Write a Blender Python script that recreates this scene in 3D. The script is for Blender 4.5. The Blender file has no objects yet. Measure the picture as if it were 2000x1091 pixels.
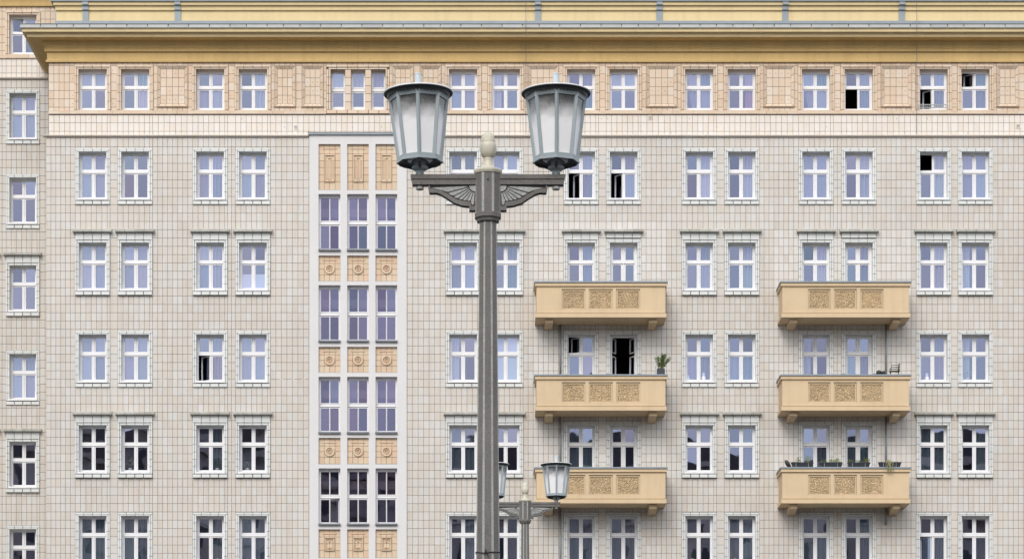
import bpy, math, random
from mathutils import Vector
random.seed(7)
R = math.radians
SC = bpy.context.scene
COL = SC.collection

# ------------------------------------------------------------------ camera
D = 100.0            # metres from the camera to the main facade (the plane y = 0)
F = 5400.0           # focal length in photograph pixels (photograph 2000 px wide)
VX, VY = 950.0, 1750.0   # vanishing point of the camera axis in photograph pixels
CZ = 1.65
cam = bpy.data.cameras.new('camera')
cam_o = bpy.data.objects.new('camera', cam)
COL.objects.link(cam_o)
cam.sensor_width = 36.0
cam.lens = 36.0 * F / 2000.0
cam.shift_x = (1000.0 - VX) / 2000.0
cam.shift_y = (VY - 545.5) / 2000.0
cam.clip_end = 2000.0
cam_o.location = (0, -D, CZ)
cam_o.rotation_euler = (R(90), 0, 0)
SC.camera = cam_o

# ------------------------------------------------------------------ light
SUN_ELEV, SUN_AZ = 37.0, 196.0      # azimuth measured clockwise from +Y (seen from above)
w = bpy.data.worlds.new('World'); SC.world = w; w.use_nodes = True
nt = w.node_tree; nt.nodes.clear()
sky = nt.nodes.new('ShaderNodeTexSky'); sky.sky_type = 'NISHITA'; sky.sun_disc = False
sky.sun_elevation = R(SUN_ELEV); sky.sun_rotation = R(SUN_AZ)
sky.air_density = 1.0; sky.dust_density = 2.5; sky.ozone_density = 1.5
hs = nt.nodes.new('ShaderNodeHueSaturation'); hs.inputs['Saturation'].default_value = 0.75
tc = nt.nodes.new('ShaderNodeTexCoord')
cn = nt.nodes.new('ShaderNodeTexNoise'); cn.inputs['Scale'].default_value = 6.0; cn.inputs['Detail'].default_value = 5.0
cr = nt.nodes.new('ShaderNodeMapRange')
cr.inputs['From Min'].default_value = 0.3; cr.inputs['From Max'].default_value = 0.7
cr.inputs['To Min'].default_value = 0.25; cr.inputs['To Max'].default_value = 0.85
cm = nt.nodes.new('ShaderNodeMixRGB'); cm.inputs['Color2'].default_value = (13.5, 13.7, 14.6, 1)
bg = nt.nodes.new('ShaderNodeBackground'); bg.inputs['Strength'].default_value = 0.085
wo = nt.nodes.new('ShaderNodeOutputWorld')
L = nt.links.new
L(sky.outputs[0], hs.inputs['Color']); L(tc.outputs['Generated'], cn.inputs['Vector'])
L(cn.outputs['Fac'], cr.inputs['Value']); L(cr.outputs[0], cm.inputs['Fac'])
L(hs.outputs[0], cm.inputs['Color1']); L(cm.outputs[0], bg.inputs['Color']); L(bg.outputs[0], wo.inputs['Surface'])

sun = bpy.data.lights.new('sun', 'SUN'); sun.energy = 1.2; sun.angle = R(30); sun.color = (1.0, 0.96, 0.90)
sun_o = bpy.data.objects.new('sun', sun); COL.objects.link(sun_o)
az = R(SUN_AZ)
sd = Vector((math.sin(az) * math.cos(R(SUN_ELEV)), math.cos(az) * math.cos(R(SUN_ELEV)), math.sin(R(SUN_ELEV))))
sun_o.rotation_euler = (-sd).to_track_quat('-Z', 'Y').to_euler()
sun_o.location = sd * 150

vs = SC.view_settings
vs.view_transform = 'Standard'; vs.look = 'None'; vs.gamma = 1.0; vs.use_curve_mapping = False
vs.exposure = 0.60
SC.cycles.max_bounces = 8; SC.cycles.transparent_max_bounces = 12
SC.cycles.use_denoising = True

# ------------------------------------------------------------------ helpers
def X(px, d=0.0): return (px - VX) * (D - d) / F          # photo px -> world x on a plane d metres nearer than the facade
def Z(py, d=0.0): return CZ + (VY - py) * (D - d) / F
U = D / F                                                  # metres per photo px on the facade

def new_mat(name):
    m = bpy.data.materials.new(name); m.use_nodes = True
    n = m.node_tree; n.nodes.clear()
    out = n.nodes.new('ShaderNodeOutputMaterial')
    return m, n, out

def mat(name, col, rough=0.6, var=0.10, nscale=1.5, bump=0.0, bscale=60.0, streak=0.0, streak_col=(0.12, 0.10, 0.08),
        metallic=0.0, spec=0.5, palette=None, mottle=0.0, coat=0.0):
    m, n, out = new_mat(name); N = n.nodes.new; K = n.links.new
    b = N('ShaderNodeBsdfPrincipled'); b.inputs['Roughness'].default_value = rough
    b.inputs['Metallic'].default_value = metallic; b.inputs['Specular IOR Level'].default_value = spec
    b.inputs['Coat Weight'].default_value = coat; b.inputs['Coat Roughness'].default_value = 0.15
    g = N('ShaderNodeNewGeometry')
    if palette:
        oi = N('ShaderNodeObjectInfo')
        ad = N('ShaderNodeMath'); ad.operation = 'ADD'
        K(g.outputs['Random Per Island'], ad.inputs[0]); K(oi.outputs['Random'], ad.inputs[1])
        fr = N('ShaderNodeMath'); fr.operation = 'FRACT'; K(ad.outputs[0], fr.inputs[0])
        rp = N('ShaderNodeValToRGB'); rp.color_ramp.interpolation = 'LINEAR'
        e = rp.color_ramp.elements
        while len(e) < len(palette): e.new(0.5)
        for i, c in enumerate(palette):
            e[i].position = i / (len(palette) - 1); e[i].color = (*c, 1)
        K(fr.outputs[0], rp.inputs['Fac']); src = rp.outputs['Color']
    else:
        rg = N('ShaderNodeRGB'); rg.outputs[0].default_value = (*col, 1); src = rg.outputs[0]
    nz = N('ShaderNodeTexNoise'); nz.inputs['Scale'].default_value = nscale; nz.inputs['Detail'].default_value = 6.0
    nz.inputs['Roughness'].default_value = 0.65
    K(g.outputs['Position'], nz.inputs['Vector'])
    mr = N('ShaderNodeMapRange'); mr.inputs['From Min'].default_value = 0.25; mr.inputs['From Max'].default_value = 0.75
    mr.inputs['To Min'].default_value = 1.0 - var; mr.inputs['To Max'].default_value = 1.0 + var
    K(nz.outputs['Fac'], mr.inputs['Value'])
    mu = N('ShaderNodeMixRGB'); mu.blend_type = 'MULTIPLY'; mu.inputs['Fac'].default_value = 1.0
    K(src, mu.inputs['Color1']); K(mr.outputs[0], mu.inputs['Color2']); src = mu.outputs[0]
    if mottle:
        n2 = N('ShaderNodeTexNoise'); n2.inputs['Scale'].default_value = bscale; n2.inputs['Detail'].default_value = 3.0
        K(g.outputs['Position'], n2.inputs['Vector'])
        m2 = N('ShaderNodeMapRange'); m2.inputs['From Min'].default_value = 0.35; m2.inputs['From Max'].default_value = 0.65
        m2.inputs['To Min'].default_value = 1.0 - mottle; m2.inputs['To Max'].default_value = 1.0 + mottle * 0.7
        K(n2.outputs['Fac'], m2.inputs['Value'])
        mm = N('ShaderNodeMixRGB'); mm.blend_type = 'MULTIPLY'; mm.inputs['Fac'].default_value = 1.0
        K(src, mm.inputs['Color1']); K(m2.outputs[0], mm.inputs['Color2']); src = mm.outputs[0]
    if streak:
        mp = N('ShaderNodeMapping'); mp.inputs['Scale'].default_value = (3.2, 3.2, 0.22)
        K(g.outputs['Position'], mp.inputs['Vector'])
        n3 = N('ShaderNodeTexNoise'); n3.inputs['Scale'].default_value = 1.6; n3.inputs['Detail'].default_value = 7.0
        n3.inputs['Roughness'].default_value = 0.7
        K(mp.outputs[0], n3.inputs['Vector'])
        m3 = N('ShaderNodeMapRange'); m3.inputs['From Min'].default_value = 0.48; m3.inputs['From Max'].default_value = 0.78
        m3.inputs['To Min'].default_value = 0.0; m3.inputs['To Max'].default_value = streak
        K(n3.outputs['Fac'], m3.inputs['Value'])
        mx = N('ShaderNodeMixRGB'); mx.inputs['Color2'].default_value = (*streak_col, 1)
        K(m3.outputs[0], mx.inputs['Fac']); K(src, mx.inputs['Color1']); src = mx.outputs[0]
    K(src, b.inputs['Base Color'])
    if bump:
        nb = N('ShaderNodeTexNoise'); nb.inputs['Scale'].default_value = bscale; nb.inputs['Detail'].default_value = 4.0
        K(g.outputs['Position'], nb.inputs['Vector'])
        bp = N('ShaderNodeBump'); bp.inputs['Strength'].default_value = bump; bp.inputs['Distance'].default_value = 0.02
        K(nb.outputs['Fac'], bp.inputs['Height']); K(bp.outputs[0], b.inputs['Normal'])
    K(b.outputs[0], out.inputs['Surface'])
    return m

def glass_mat(name, f0=0.24, gcol=(0.66, 0.71, 1.0), tcol=(0.72, 0.77, 0.88), wob=0.010):
    m, n, out = new_mat(name); N = n.nodes.new; K = n.links.new
    tr = N('ShaderNodeBsdfTransparent'); tr.inputs['Color'].default_value = (*tcol, 1)
    gl = N('ShaderNodeBsdfGlossy'); gl.inputs['Color'].default_value = (*gcol, 1); gl.inputs['Roughness'].default_value = 0.01
    lw = N('ShaderNodeLayerWeight'); lw.inputs['Blend'].default_value = 0.5
    oi = N('ShaderNodeObjectInfo')
    rp = N('ShaderNodeValToRGB'); e = rp.color_ramp.elements
    for q, (p_, c_) in enumerate(((0, (1, .97, 1)), (.35, (.90, 1, 1)), (.7, (1.04, .98, .96)), (1, (.84, 1.02, .97)))):
        if q >= 2: e.new(p_)
        e[q].position = p_; e[q].color = (gcol[0] * c_[0], gcol[1] * c_[1], gcol[2] * c_[2], 1)
    K(oi.outputs['Random'], rp.inputs['Fac']); K(rp.outputs['Color'], gl.inputs['Color'])
    mi = N('ShaderNodeMapRange'); mi.inputs['To Min'].default_value = f0 - .05; mi.inputs['To Max'].default_value = f0 + .06
    w7 = N('ShaderNodeMath'); w7.operation = 'MULTIPLY'; w7.inputs[1].default_value = 7.31; K(oi.outputs['Random'], w7.inputs[0])
    wf = N('ShaderNodeMath'); wf.operation = 'FRACT'; K(w7.outputs[0], wf.inputs[0]); K(wf.outputs[0], mi.inputs['Value']); 
    p5 = N('ShaderNodeMath'); p5.operation = 'POWER'; p5.inputs[1].default_value = 5.0; K(lw.outputs['Facing'], p5.inputs[0])
    om = N('ShaderNodeMath'); om.operation = 'SUBTRACT'; om.inputs[0].default_value = 1.0; K(mi.outputs[0], om.inputs[1])
    fr = N('ShaderNodeMath'); fr.operation = 'MULTIPLY_ADD'; K(p5.outputs[0], fr.inputs[0]); K(om.outputs[0], fr.inputs[1]); K(mi.outputs[0], fr.inputs[2])
    g = N('ShaderNodeNewGeometry')
    nz = N('ShaderNodeTexNoise'); nz.inputs['Scale'].default_value = 1.5; nz.inputs['Detail'].default_value = 1.0
    K(g.outputs['Position'], nz.inputs['Vector'])
    bp = N('ShaderNodeBump'); bp.inputs['Strength'].default_value = wob; bp.inputs['Distance'].default_value = 0.1
    K(nz.outputs['Fac'], bp.inputs['Height']); K(bp.outputs[0], gl.inputs['Normal'])
    mx = N('ShaderNodeMixShader')
    K(fr.outputs[0], mx.inputs[0]); K(tr.outputs[0], mx.inputs[1]); K(gl.outputs[0], mx.inputs[2])
    K(mx.outputs[0], out.inputs['Surface'])
    return m

def cloth_mat(name, col, trans=0.4, clear=0.0):
    m, n, out = new_mat(name); N = n.nodes.new; K = n.links.new
    df = N('ShaderNodeBsdfDiffuse'); df.inputs['Color'].default_value = (*col, 1)
    tl = N('ShaderNodeBsdfTranslucent'); tl.inputs['Color'].default_value = (*col, 1)
    mx = N('ShaderNodeMixShader'); mx.inputs[0].default_value = trans
    K(df.outputs[0], mx.inputs[1]); K(tl.outputs[0], mx.inputs[2])
    tp = N('ShaderNodeBsdfTransparent')
    m2 = N('ShaderNodeMixShader'); m2.inputs[0].default_value = clear
    K(mx.outputs[0], m2.inputs[1]); K(tp.outputs[0], m2.inputs[2])
    K(m2.outputs[0], out.inputs['Surface'])
    return m

GREY_T = [(.575, .54, .489), (.60, .548, .482), (.60, .58, .541), (.572, .527, .464), (.608, .595, .567), (.585, .55, .498), (.596, .548, .487), (.606, .585, .545), (.582, .564, .525)]
M = {}
M['tile'] = mat('wall_tile', None, 0.35, 0.07, 0.25, 0.0, palette=GREY_T, streak=0.24, streak_col=(.27, .19, .135), spec=0.22)
M['tile_fresh'] = mat('newer_wall_tile', None, 0.3, 0.04, 0.3, palette=[(.63, .60, .55), (.645, .625, .59), (.615, .575, .52), (.665, .645, .615)], spec=0.22)
M['tile_band'] = mat('cream_band_tile', None, 0.35, 0.06, 0.3, palette=[(.73, .665, .59), (.74, .69, .63), (.71, .635, .545), (.75, .71, .665)], streak=0.08, spec=0.22)
M['tile_peach'] = mat('peach_tile', None, 0.4, 0.07, 0.4, palette=[(.66, .53, .40), (.675, .555, .43), (.63, .485, .35), (.69, .595, .49), (.665, .51, .375)], streak=0.10, streak_col=(.30, .18, .09), spec=0.22)
M['tile_ochre'] = mat('terracotta_tile', None, 0.45, 0.08, 0.6, palette=[(.63, .495, .345), (.65, .53, .39), (.61, .46, .315), (.66, .485, .35)], spec=0.22)
M['glazed'] = mat('pale_glazed_stone', None, 0.28, 0.06, 0.8, palette=[(.64, .665, .645), (.67, .685, .67), (.62, .645, .62), (.68, .69, .68)], streak=0.12, streak_col=(.22, .21, .17), spec=0.4)
M['hood'] = mat('weathered_hood_stone', None, 0.45, 0.2, 2.5, palette=[(.40, .40, .36), (.46, .46, .42), (.36, .355, .31)], streak=0.4, streak_col=(.10, .09, .07), spec=0.22)
M['mortar'] = mat('mortar', (.175, .15, .13), 0.9, 0.2, 3.0)
M['plaster'] = mat('white_render', (.66, .65, .645), 0.85, 0.03, 0.7, 0.25, 55.0, mottle=0.03, streak=0.05, streak_col=(.4, .38, .36))
M['yellow'] = mat('ochre_render', (.61, .43, .18), 0.8, 0.10, 0.9, 0.15, 40.0, streak=0.28, streak_col=(.26, .17, .07))  # cornice paint, deepened to put the shade of soffit and frieze into the colour
M['yellow_fascia'] = mat('pale_fascia_render', (.68, .545, .315), 0.8, 0.08, 0.9, 0.15, 40.0, streak=0.12, streak_col=(.30, .21, .10))  # the same cornice paint, paled to put the light on the fascias into the colour
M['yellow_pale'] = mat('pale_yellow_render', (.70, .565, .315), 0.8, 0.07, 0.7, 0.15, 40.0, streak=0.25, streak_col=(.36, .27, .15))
M['balc'] = mat('apricot_render', (.625, .48, .305), 0.8, 0.07, 1.0, 0.12, 50.0, streak=0.20, streak_col=(.33, .22, .10))
M['rough'] = mat('roughcast', (.62, .48, .30), 0.95, 0.18, 3.0, 0.7, 42.0, mottle=0.55)
M['zinc'] = mat('zinc_sheet', (.24, .28, .31), 0.5, 0.12, 1.2, streak=0.2, streak_col=(.16, .17, .18), metallic=0.2)
M['zinc_dark'] = mat('dark_zinc', (.16, .175, .19), 0.5, 0.15, 1.5, metallic=0.2)
M['zinc_pale'] = mat('pale_sheet', None, 0.5, 0.08, 1.5, palette=[(.39, .405, .40), (.46, .47, .465), (.42, .425, .415)], streak=0.15)
M['frame'] = mat('white_window_paint', (.78, .78, .79), 0.35, 0.03, 2.0)
M['pane'] = glass_mat('window_glass')
M['pane2'] = glass_mat('stair_glass', gcol=(0.46, 0.44, 0.72), tcol=(.62, .60, .70))
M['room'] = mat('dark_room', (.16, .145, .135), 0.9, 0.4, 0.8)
M['sheer'] = cloth_mat('sheer_curtain', (.50, .52, .58), 0.25, 0.35)
M['sheer_teal'] = cloth_mat('teal_sheer_curtain', (.24, .31, .29), 0.35, 0.35)
M['drape'] = cloth_mat('drape', (.70, .70, .70), 0.3, 0.1)
M['pink'] = cloth_mat('pink_drape', (.75, .35, .50), 0.3, 0.1)
M['blind'] = cloth_mat('roller_blind', (.92, .93, .92), 0.3, 0.0)
M['lace'] = cloth_mat('lace_curtain', (.75, .75, .76), 0.3, 0.3)
M['lamp_metal'] = mat('lamp_paint', (.32, .375, .395), 0.5, 0.08, 3.0, streak=0.18, streak_col=(.16, .19, .20), metallic=0.0)
M['lamp_dark'] = mat('lamp_dark_paint', (.035, .04, .042), 0.55, 0.2, 4.0)
M['knob'] = mat('lamp_knob', (.50, .58, .62), 0.5, 0.1, 4.0)
M['cap_white'] = mat('lamp_cap_top', (.68, .70, .71), 0.5, 0.1, 4.0)
M['concrete'] = mat('exposed_concrete', (.16, .153, .143), 0.85, 0.18, 2.2, 0.3, 55.0, streak=0.35, streak_col=(.06, .055, .05), mottle=0.16)
M['concrete_lt'] = mat('pale_concrete', (.36, .37, .355), 0.8, 0.18, 5.0, 0.2, 40.0, mottle=0.15, streak=0.2, streak_col=(.15, .15, .14))
M['finial'] = mat('cream_glazed_stone', (.60, .57, .47), 0.4, 0.12, 6.0, 0.0, streak=0.35, streak_col=(.33, .30, .20))
M['black'] = mat('black_metal', (.018, .018, .020), 0.5, 0.2, 6.0)
M['planter'] = mat('anthracite_plastic', (.028, .032, .045), 0.45, 0.15, 5.0)
M['soil'] = mat('soil', (.05, .035, .025), 0.95, 0.3, 20.0)
M['pipe'] = mat('grey_pipe', (.22, .255, .275), 0.45, 0.1, 2.0, metallic=0.2)
M['leaf'] = mat('leaf_green', None, 0.6, 0.2, 6.0, palette=[(.10, .16, .035), (.13, .20, .045), (.07, .12, .03), (.18, .23, .07)])
M['leaf_lime'] = mat('leaf_lime', None, 0.6, 0.2, 6.0, palette=[(.16, .22, .05), (.22, .26, .08), (.12, .18, .04)])
M['leaf_pale'] = mat('leaf_pale', None, 0.7, 0.2, 6.0, palette=[(.24, .25, .12), (.30, .28, .14), (.18, .20, .08)])
M['petal'] = mat('flower_petal', None, 0.6, 0.2, 6.0, palette=[(.35, .05, .08), (.40, .28, .06), (.30, .10, .20)])
M['stem'] = mat('woody_stem', (.09, .065, .04), 0.8, 0.2, 9.0)
M['asphalt'] = mat('asphalt', (.055, .055, .055), 0.9, 0.2, 0.5, 0.2, 30.0)
M['paving'] = mat('stone_paving', (.05, .048, .047), 0.85, 0.15, 0.4, 0.2, 20.0)
M['opp'] = mat('opposite_wall', (.66, .58, .51), 0.85, 0.3, 0.12)
M['opp_pane'] = mat('opposite_window', (.07, .075, .085), 0.3, 0.2, 2.0)
M['opp_trim'] = mat('opposite_trim', (.62, .55, .47), 0.85, 0.2, 0.2)
M['opp_roof'] = mat('opposite_roof', (.13, .11, .11), 0.8, 0.2, 0.3)

def opal_mat():
    m, n, out = new_mat('opal_glass'); N = n.nodes.new; K = n.links.new
    df = N('ShaderNodeBsdfDiffuse'); df.inputs['Color'].default_value = (.93, .93, .94, 1)
    tl = N('ShaderNodeBsdfTranslucent'); tl.inputs['Color'].default_value = (.92, .92, .93, 1)
    mx = N('ShaderNodeMixShader'); mx.inputs[0].default_value = 0.10
    K(df.outputs[0], mx.inputs[1]); K(tl.outputs[0], mx.inputs[2])
    tp = N('ShaderNodeBsdfTransparent'); tp.inputs['Color'].default_value = (.92, .93, .94, 1)
    m1 = N('ShaderNodeMixShader')
    tc_ = N('ShaderNodeTexCoord'); sx_ = N('ShaderNodeSeparateXYZ'); K(tc_.outputs['Object'], sx_.inputs[0])
    nz = N('ShaderNodeTexNoise'); nz.inputs['Scale'].default_value = 7.0; K(tc_.outputs['Object'], nz.inputs['Vector'])
    ad = N('ShaderNodeMath'); ad.operation = 'MULTIPLY_ADD'; ad.inputs[1].default_value = 0.22; K(nz.outputs['Fac'], ad.inputs[0]); K(sx_.outputs['Z'], ad.inputs[2])
    mr = N('ShaderNodeMapRange'); mr.interpolation_type = 'SMOOTHSTEP'; mr.inputs['From Min'].default_value = 0.46; mr.inputs['From Max'].default_value = 0.80  # glass clears towards the top over a dark insert, imitating shade under the cap
    mr.inputs['To Min'].default_value = 0.02; mr.inputs['To Max'].default_value = 0.92
    K(ad.outputs[0], mr.inputs['Value']); K(mr.outputs[0], m1.inputs[0])
    K(mx.outputs[0], m1.inputs[1]); K(tp.outputs[0], m1.inputs[2])
    gl = N('ShaderNodeBsdfGlossy'); gl.inputs['Roughness'].default_value = 0.08
    fr = N('ShaderNodeFresnel'); fr.inputs['IOR'].default_value = 1.5
    m2 = N('ShaderNodeMixShader'); K(fr.outputs[0], m2.inputs[0]); K(m1.outputs[0], m2.inputs[1]); K(gl.outputs[0], m2.inputs[2])
    K(m2.outputs[0], out.inputs['Surface'])
    return m
M['opal'] = opal_mat()

class MB:
    """collects faces of one mesh; coordinates in metres"""
    def __init__(s): s.v = []; s.f = []; s.m = []; s.cur = 0
    def quad(s, a, b, c, d):
        i = len(s.v); s.v += [a, b, c, d]; s.f.append((i, i + 1, i + 2, i + 3)); s.m.append(s.cur)
    def poly(s, pts):
        i = len(s.v); s.v += list(pts); s.f.append(tuple(range(i, i + len(pts)))); s.m.append(s.cur)
    def box(s, x0, x1, y0, y1, z0, z1):
        i = len(s.v)
        s.v += [(x0, y0, z0), (x1, y0, z0), (x1, y1, z0), (x0, y1, z0), (x0, y0, z1), (x1, y0, z1), (x1, y1, z1), (x0, y1, z1)]
        for f in ((0, 3, 2, 1), (4, 5, 6, 7), (0, 1, 5, 4), (1, 2, 6, 5), (2, 3, 7, 6), (3, 0, 4, 7)):
            s.f.append(tuple(i + k for k in f)); s.m.append(s.cur)
    def tile(s, x0, x1, z0, z1, yb, yf, b, jit=0.0):
        """a piece with a chamfered front: base rectangle at yb, front rectangle inset by b at yf (front faces -y)"""
        i = len(s.v)
        j = [random.uniform(-jit, jit) for _ in range(3)] if jit else (0, 0, 0)
        s.v += [(x0, yb, z0), (x1, yb, z0), (x1, yb, z1), (x0, yb, z1),
                (x0 + b, yf + j[0], z0 + b), (x1 - b, yf + j[1], z0 + b), (x1 - b, yf + j[1] + j[2] - j[0], z1 - b), (x0 + b, yf + j[2], z1 - b)]
        for f in ((4, 5, 6, 7), (0, 1, 5, 4), (1, 2, 6, 5), (2, 3, 7, 6), (3, 0, 4, 7)):
            s.f.append(tuple(i + k for k in f)); s.m.append(s.cur)
    def prism(s, pts, axis, a, b):
        """extrude a 2-D outline (counter-clockwise) along an axis; outline in (x,z) for axis y, (x,y) for z"""
        n = len(pts); i = len(s.v)
        for t in (a, b):
            for p in pts:
                s.v.append((p[0], t, p[1]) if axis == 'y' else (p[0], p[1], t) if axis == 'z' else (t, p[0], p[1]))
        s.f.append(tuple(range(i, i + n))); s.m.append(s.cur)
        s.f.append(tuple(range(i + 2 * n - 1, i + n - 1, -1))); s.m.append(s.cur)
        for k in range(n):
            s.f.append((i + k, i + n + k, i + n + (k + 1) % n, i + (k + 1) % n)); s.m.append(s.cur)
    def lathe(s, prof, n=24, cx=0, cy=0, ph=0.0, arc=None):
        """prof: list of (radius, z)"""
        i = len(s.v)
        for r, z in prof:
            for k in range(n):
                a = ph + 2 * math.pi * k / n
                s.v.append((cx + r * math.cos(a), cy + r * math.sin(a), z))
        for q in range(len(prof) - 1):
            for k in range(n):
                s.f.append((i + q * n + k, i + q * n + (k + 1) % n, i + (q + 1) * n + (k + 1) % n, i + (q + 1) * n + k)); s.m.append(s.cur)
        s.f.append(tuple(i + k for k in range(n - 1, -1, -1))); s.m.append(s.cur)
        e = i + (len(prof) - 1) * n
        s.f.append(tuple(e + k for k in range(n))); s.m.append(s.cur)
    def tube(s, pts, r, n=6, cap=True):
        rings = []
        for q, p in enumerate(pts):
            p = Vector(p)
            a = Vector(pts[max(q - 1, 0)]); b = Vector(pts[min(q + 1, len(pts) - 1)])
            t = (b - a).normalized()
            u = t.orthogonal().normalized() if q == 0 else (rings_u - t * rings_u.dot(t)).normalized()
            rings_u = u
            v = t.cross(u); rr = r[q] if isinstance(r, (list, tuple)) else r
            rings.append([tuple(p + (u * math.cos(2 * math.pi * k / n) + v * math.sin(2 * math.pi * k / n)) * rr) for k in range(n)])
        i = len(s.v)
        for g in rings: s.v += g
        for q in range(len(rings) - 1):
            for k in range(n):
                s.f.append((i + q * n + k, i + q * n + (k + 1) % n, i + (q + 1) * n + (k + 1) % n, i + (q + 1) * n + k)); s.m.append(s.cur)
        if cap:
            s.f.append(tuple(i + k for k in range(n - 1, -1, -1))); s.m.append(s.cur)
            e = i + (len(rings) - 1) * n
            s.f.append(tuple(e + k for k in range(n))); s.m.append(s.cur)
    def mesh(s, name, mats, smooth=False):
        me = bpy.data.meshes.new(name)
        me.from_pydata(s.v, [], s.f)
        for m in (mats if isinstance(mats, (list, tuple)) else [mats]): me.materials.append(m)
        if max(s.m, default=0): me.polygons.foreach_set('material_index', s.m)
        if smooth: me.polygons.foreach_set('use_smooth', [True] * len(me.polygons))
        me.update()
        return me
    def build(s, name, mats, parent=None, loc=(0, 0, 0), smooth=False):
        return put(name, s.mesh(name, mats, smooth), parent, loc)

def put(name, me, parent=None, loc=(0, 0, 0), rot=None):
    o = bpy.data.objects.new(name, me); COL.objects.link(o)
    o.parent = parent; o.location = loc
    if rot: o.rotation_euler = rot
    return o

def tag(o, label=None, cat=None, group=None, kind=None):
    if label: o['label'] = label
    if cat: o['category'] = cat
    if group: o['group'] = group
    if kind: o['kind'] = kind
    return o

def empty(name, loc, label, cat, group=None):
    o = bpy.data.objects.new(name, None); COL.objects.link(o); o.location = loc; o.empty_display_size = 0.3
    return tag(o, label, cat, group)

def copy_tree(o, parent=None):
    c = o.copy(); COL.objects.link(c)
    if parent: c.parent = parent
    for ch in list(o.children): copy_tree(ch, c)
    return c

def holes_wall(mb, x0, x1, z0, z1, y, holes):
    """a flat sheet at depth y with rectangular openings left out"""
    xs = sorted({x0, x1, *[h[k] for h in holes for k in (0, 1) if x0 < h[k] < x1]})
    zs = sorted({z0, z1, *[h[k] for h in holes for k in (2, 3) if z0 < h[k] < z1]})
    for a, b in zip(xs, xs[1:]):
        run = None
        for c, d in zip(zs, zs[1:]):
            mx, mz = (a + b) / 2, (c + d) / 2
            if any(h[0] < mx < h[1] and h[2] < mz < h[3] for h in holes):
                if run: mb.quad((a, y, run[0]), (b, y, run[0]), (b, y, run[1]), (a, y, run[1])); run = None
            else:
                run = (run[0] if run else c, d)
        if run: mb.quad((a, y, run[0]), (b, y, run[0]), (b, y, run[1]), (a, y, run[1]))

# ------------------------------------------------------------------ ground
TER = 1.65           # the terrace the block stands on
g = MB(); g.quad((-600, -700, 0), (600, -700, 0), (600, 400, 0), (-600, 400, 0))
tag(g.build('ground', M['asphalt']), kind='structure')
g = MB(); g.box(-80, 80, -42, 40, 0.0, TER - 0.02)
tag(g.build('terrace', M['paving']), kind='structure')

# ================================================================== windows
E = 0.24             # how far the frames stand back in the openings
def bx(mb, x0, x1, t0, t1, d0, d1):
    """box in local photo px (x right, t down from the top of the opening), d metres towards the camera"""
    mb.box(x0 * U, x1 * U, -d1, -d0, -t1 * U, -t0 * U)
def tl(mb, x0, x1, t0, t1, d0, d1, b=0.4, jit=0.0):
    mb.tile(x0 * U, x1 * U, -t1 * U, -t0 * U, -d0, -d1, b * U, jit)

WT = {  # half width of opening, height, panes (x0,x1,t0,t1), transom
    'regular': dict(hw=26.8, h=95.0, panes=[(-22.2, -3.7, 4.2, 31), (3.7, 22.2, 4.2, 31), (-22.2, -3.7, 40.5, 85.3), (3.7, 22.2, 40.5, 85.3)], tr=(33.2, 38.2), bot=92),
    'attic': dict(hw=27.5, h=80.0, panes=[(-22.4, -3.3, 6.2, 28.8), (3.3, 22.4, 6.2, 28.8), (-22.4, -3.3, 37.8, 72.0), (3.3, 22.4, 37.8, 72.0)], tr=(31.0, 35.6), bot=78),
    'door': dict(hw=26.8, h=141.0, panes=[(-20.3, -4.4, 5.5, 30.5), (4.4, 20.3, 5.5, 30.5), (-20.3, -4.4, 40, 100), (4.4, 20.3, 40, 100)], tr=(32.8, 37.6), bot=141),
    'stair': dict(hw=21.3, h=108.0, panes=[(-17.3, -1.1, 5.3, 49.6), (1.1, 17.3, 5.3, 49.6), (-17.3, -1.1, 59.6, 103.8), (1.1, 17.3, 59.6, 103.8)], tr=(52.4, 57.0), bot=107),
    'light': dict(hw=14.0, h=79.0, panes=[(-10.3, 10.3, 4.4, 30.9), (-10.3, 10.3, 42.3, 69.2)], tr=(33.8, 39.6), bot=77),
}
_frames = {}
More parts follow.
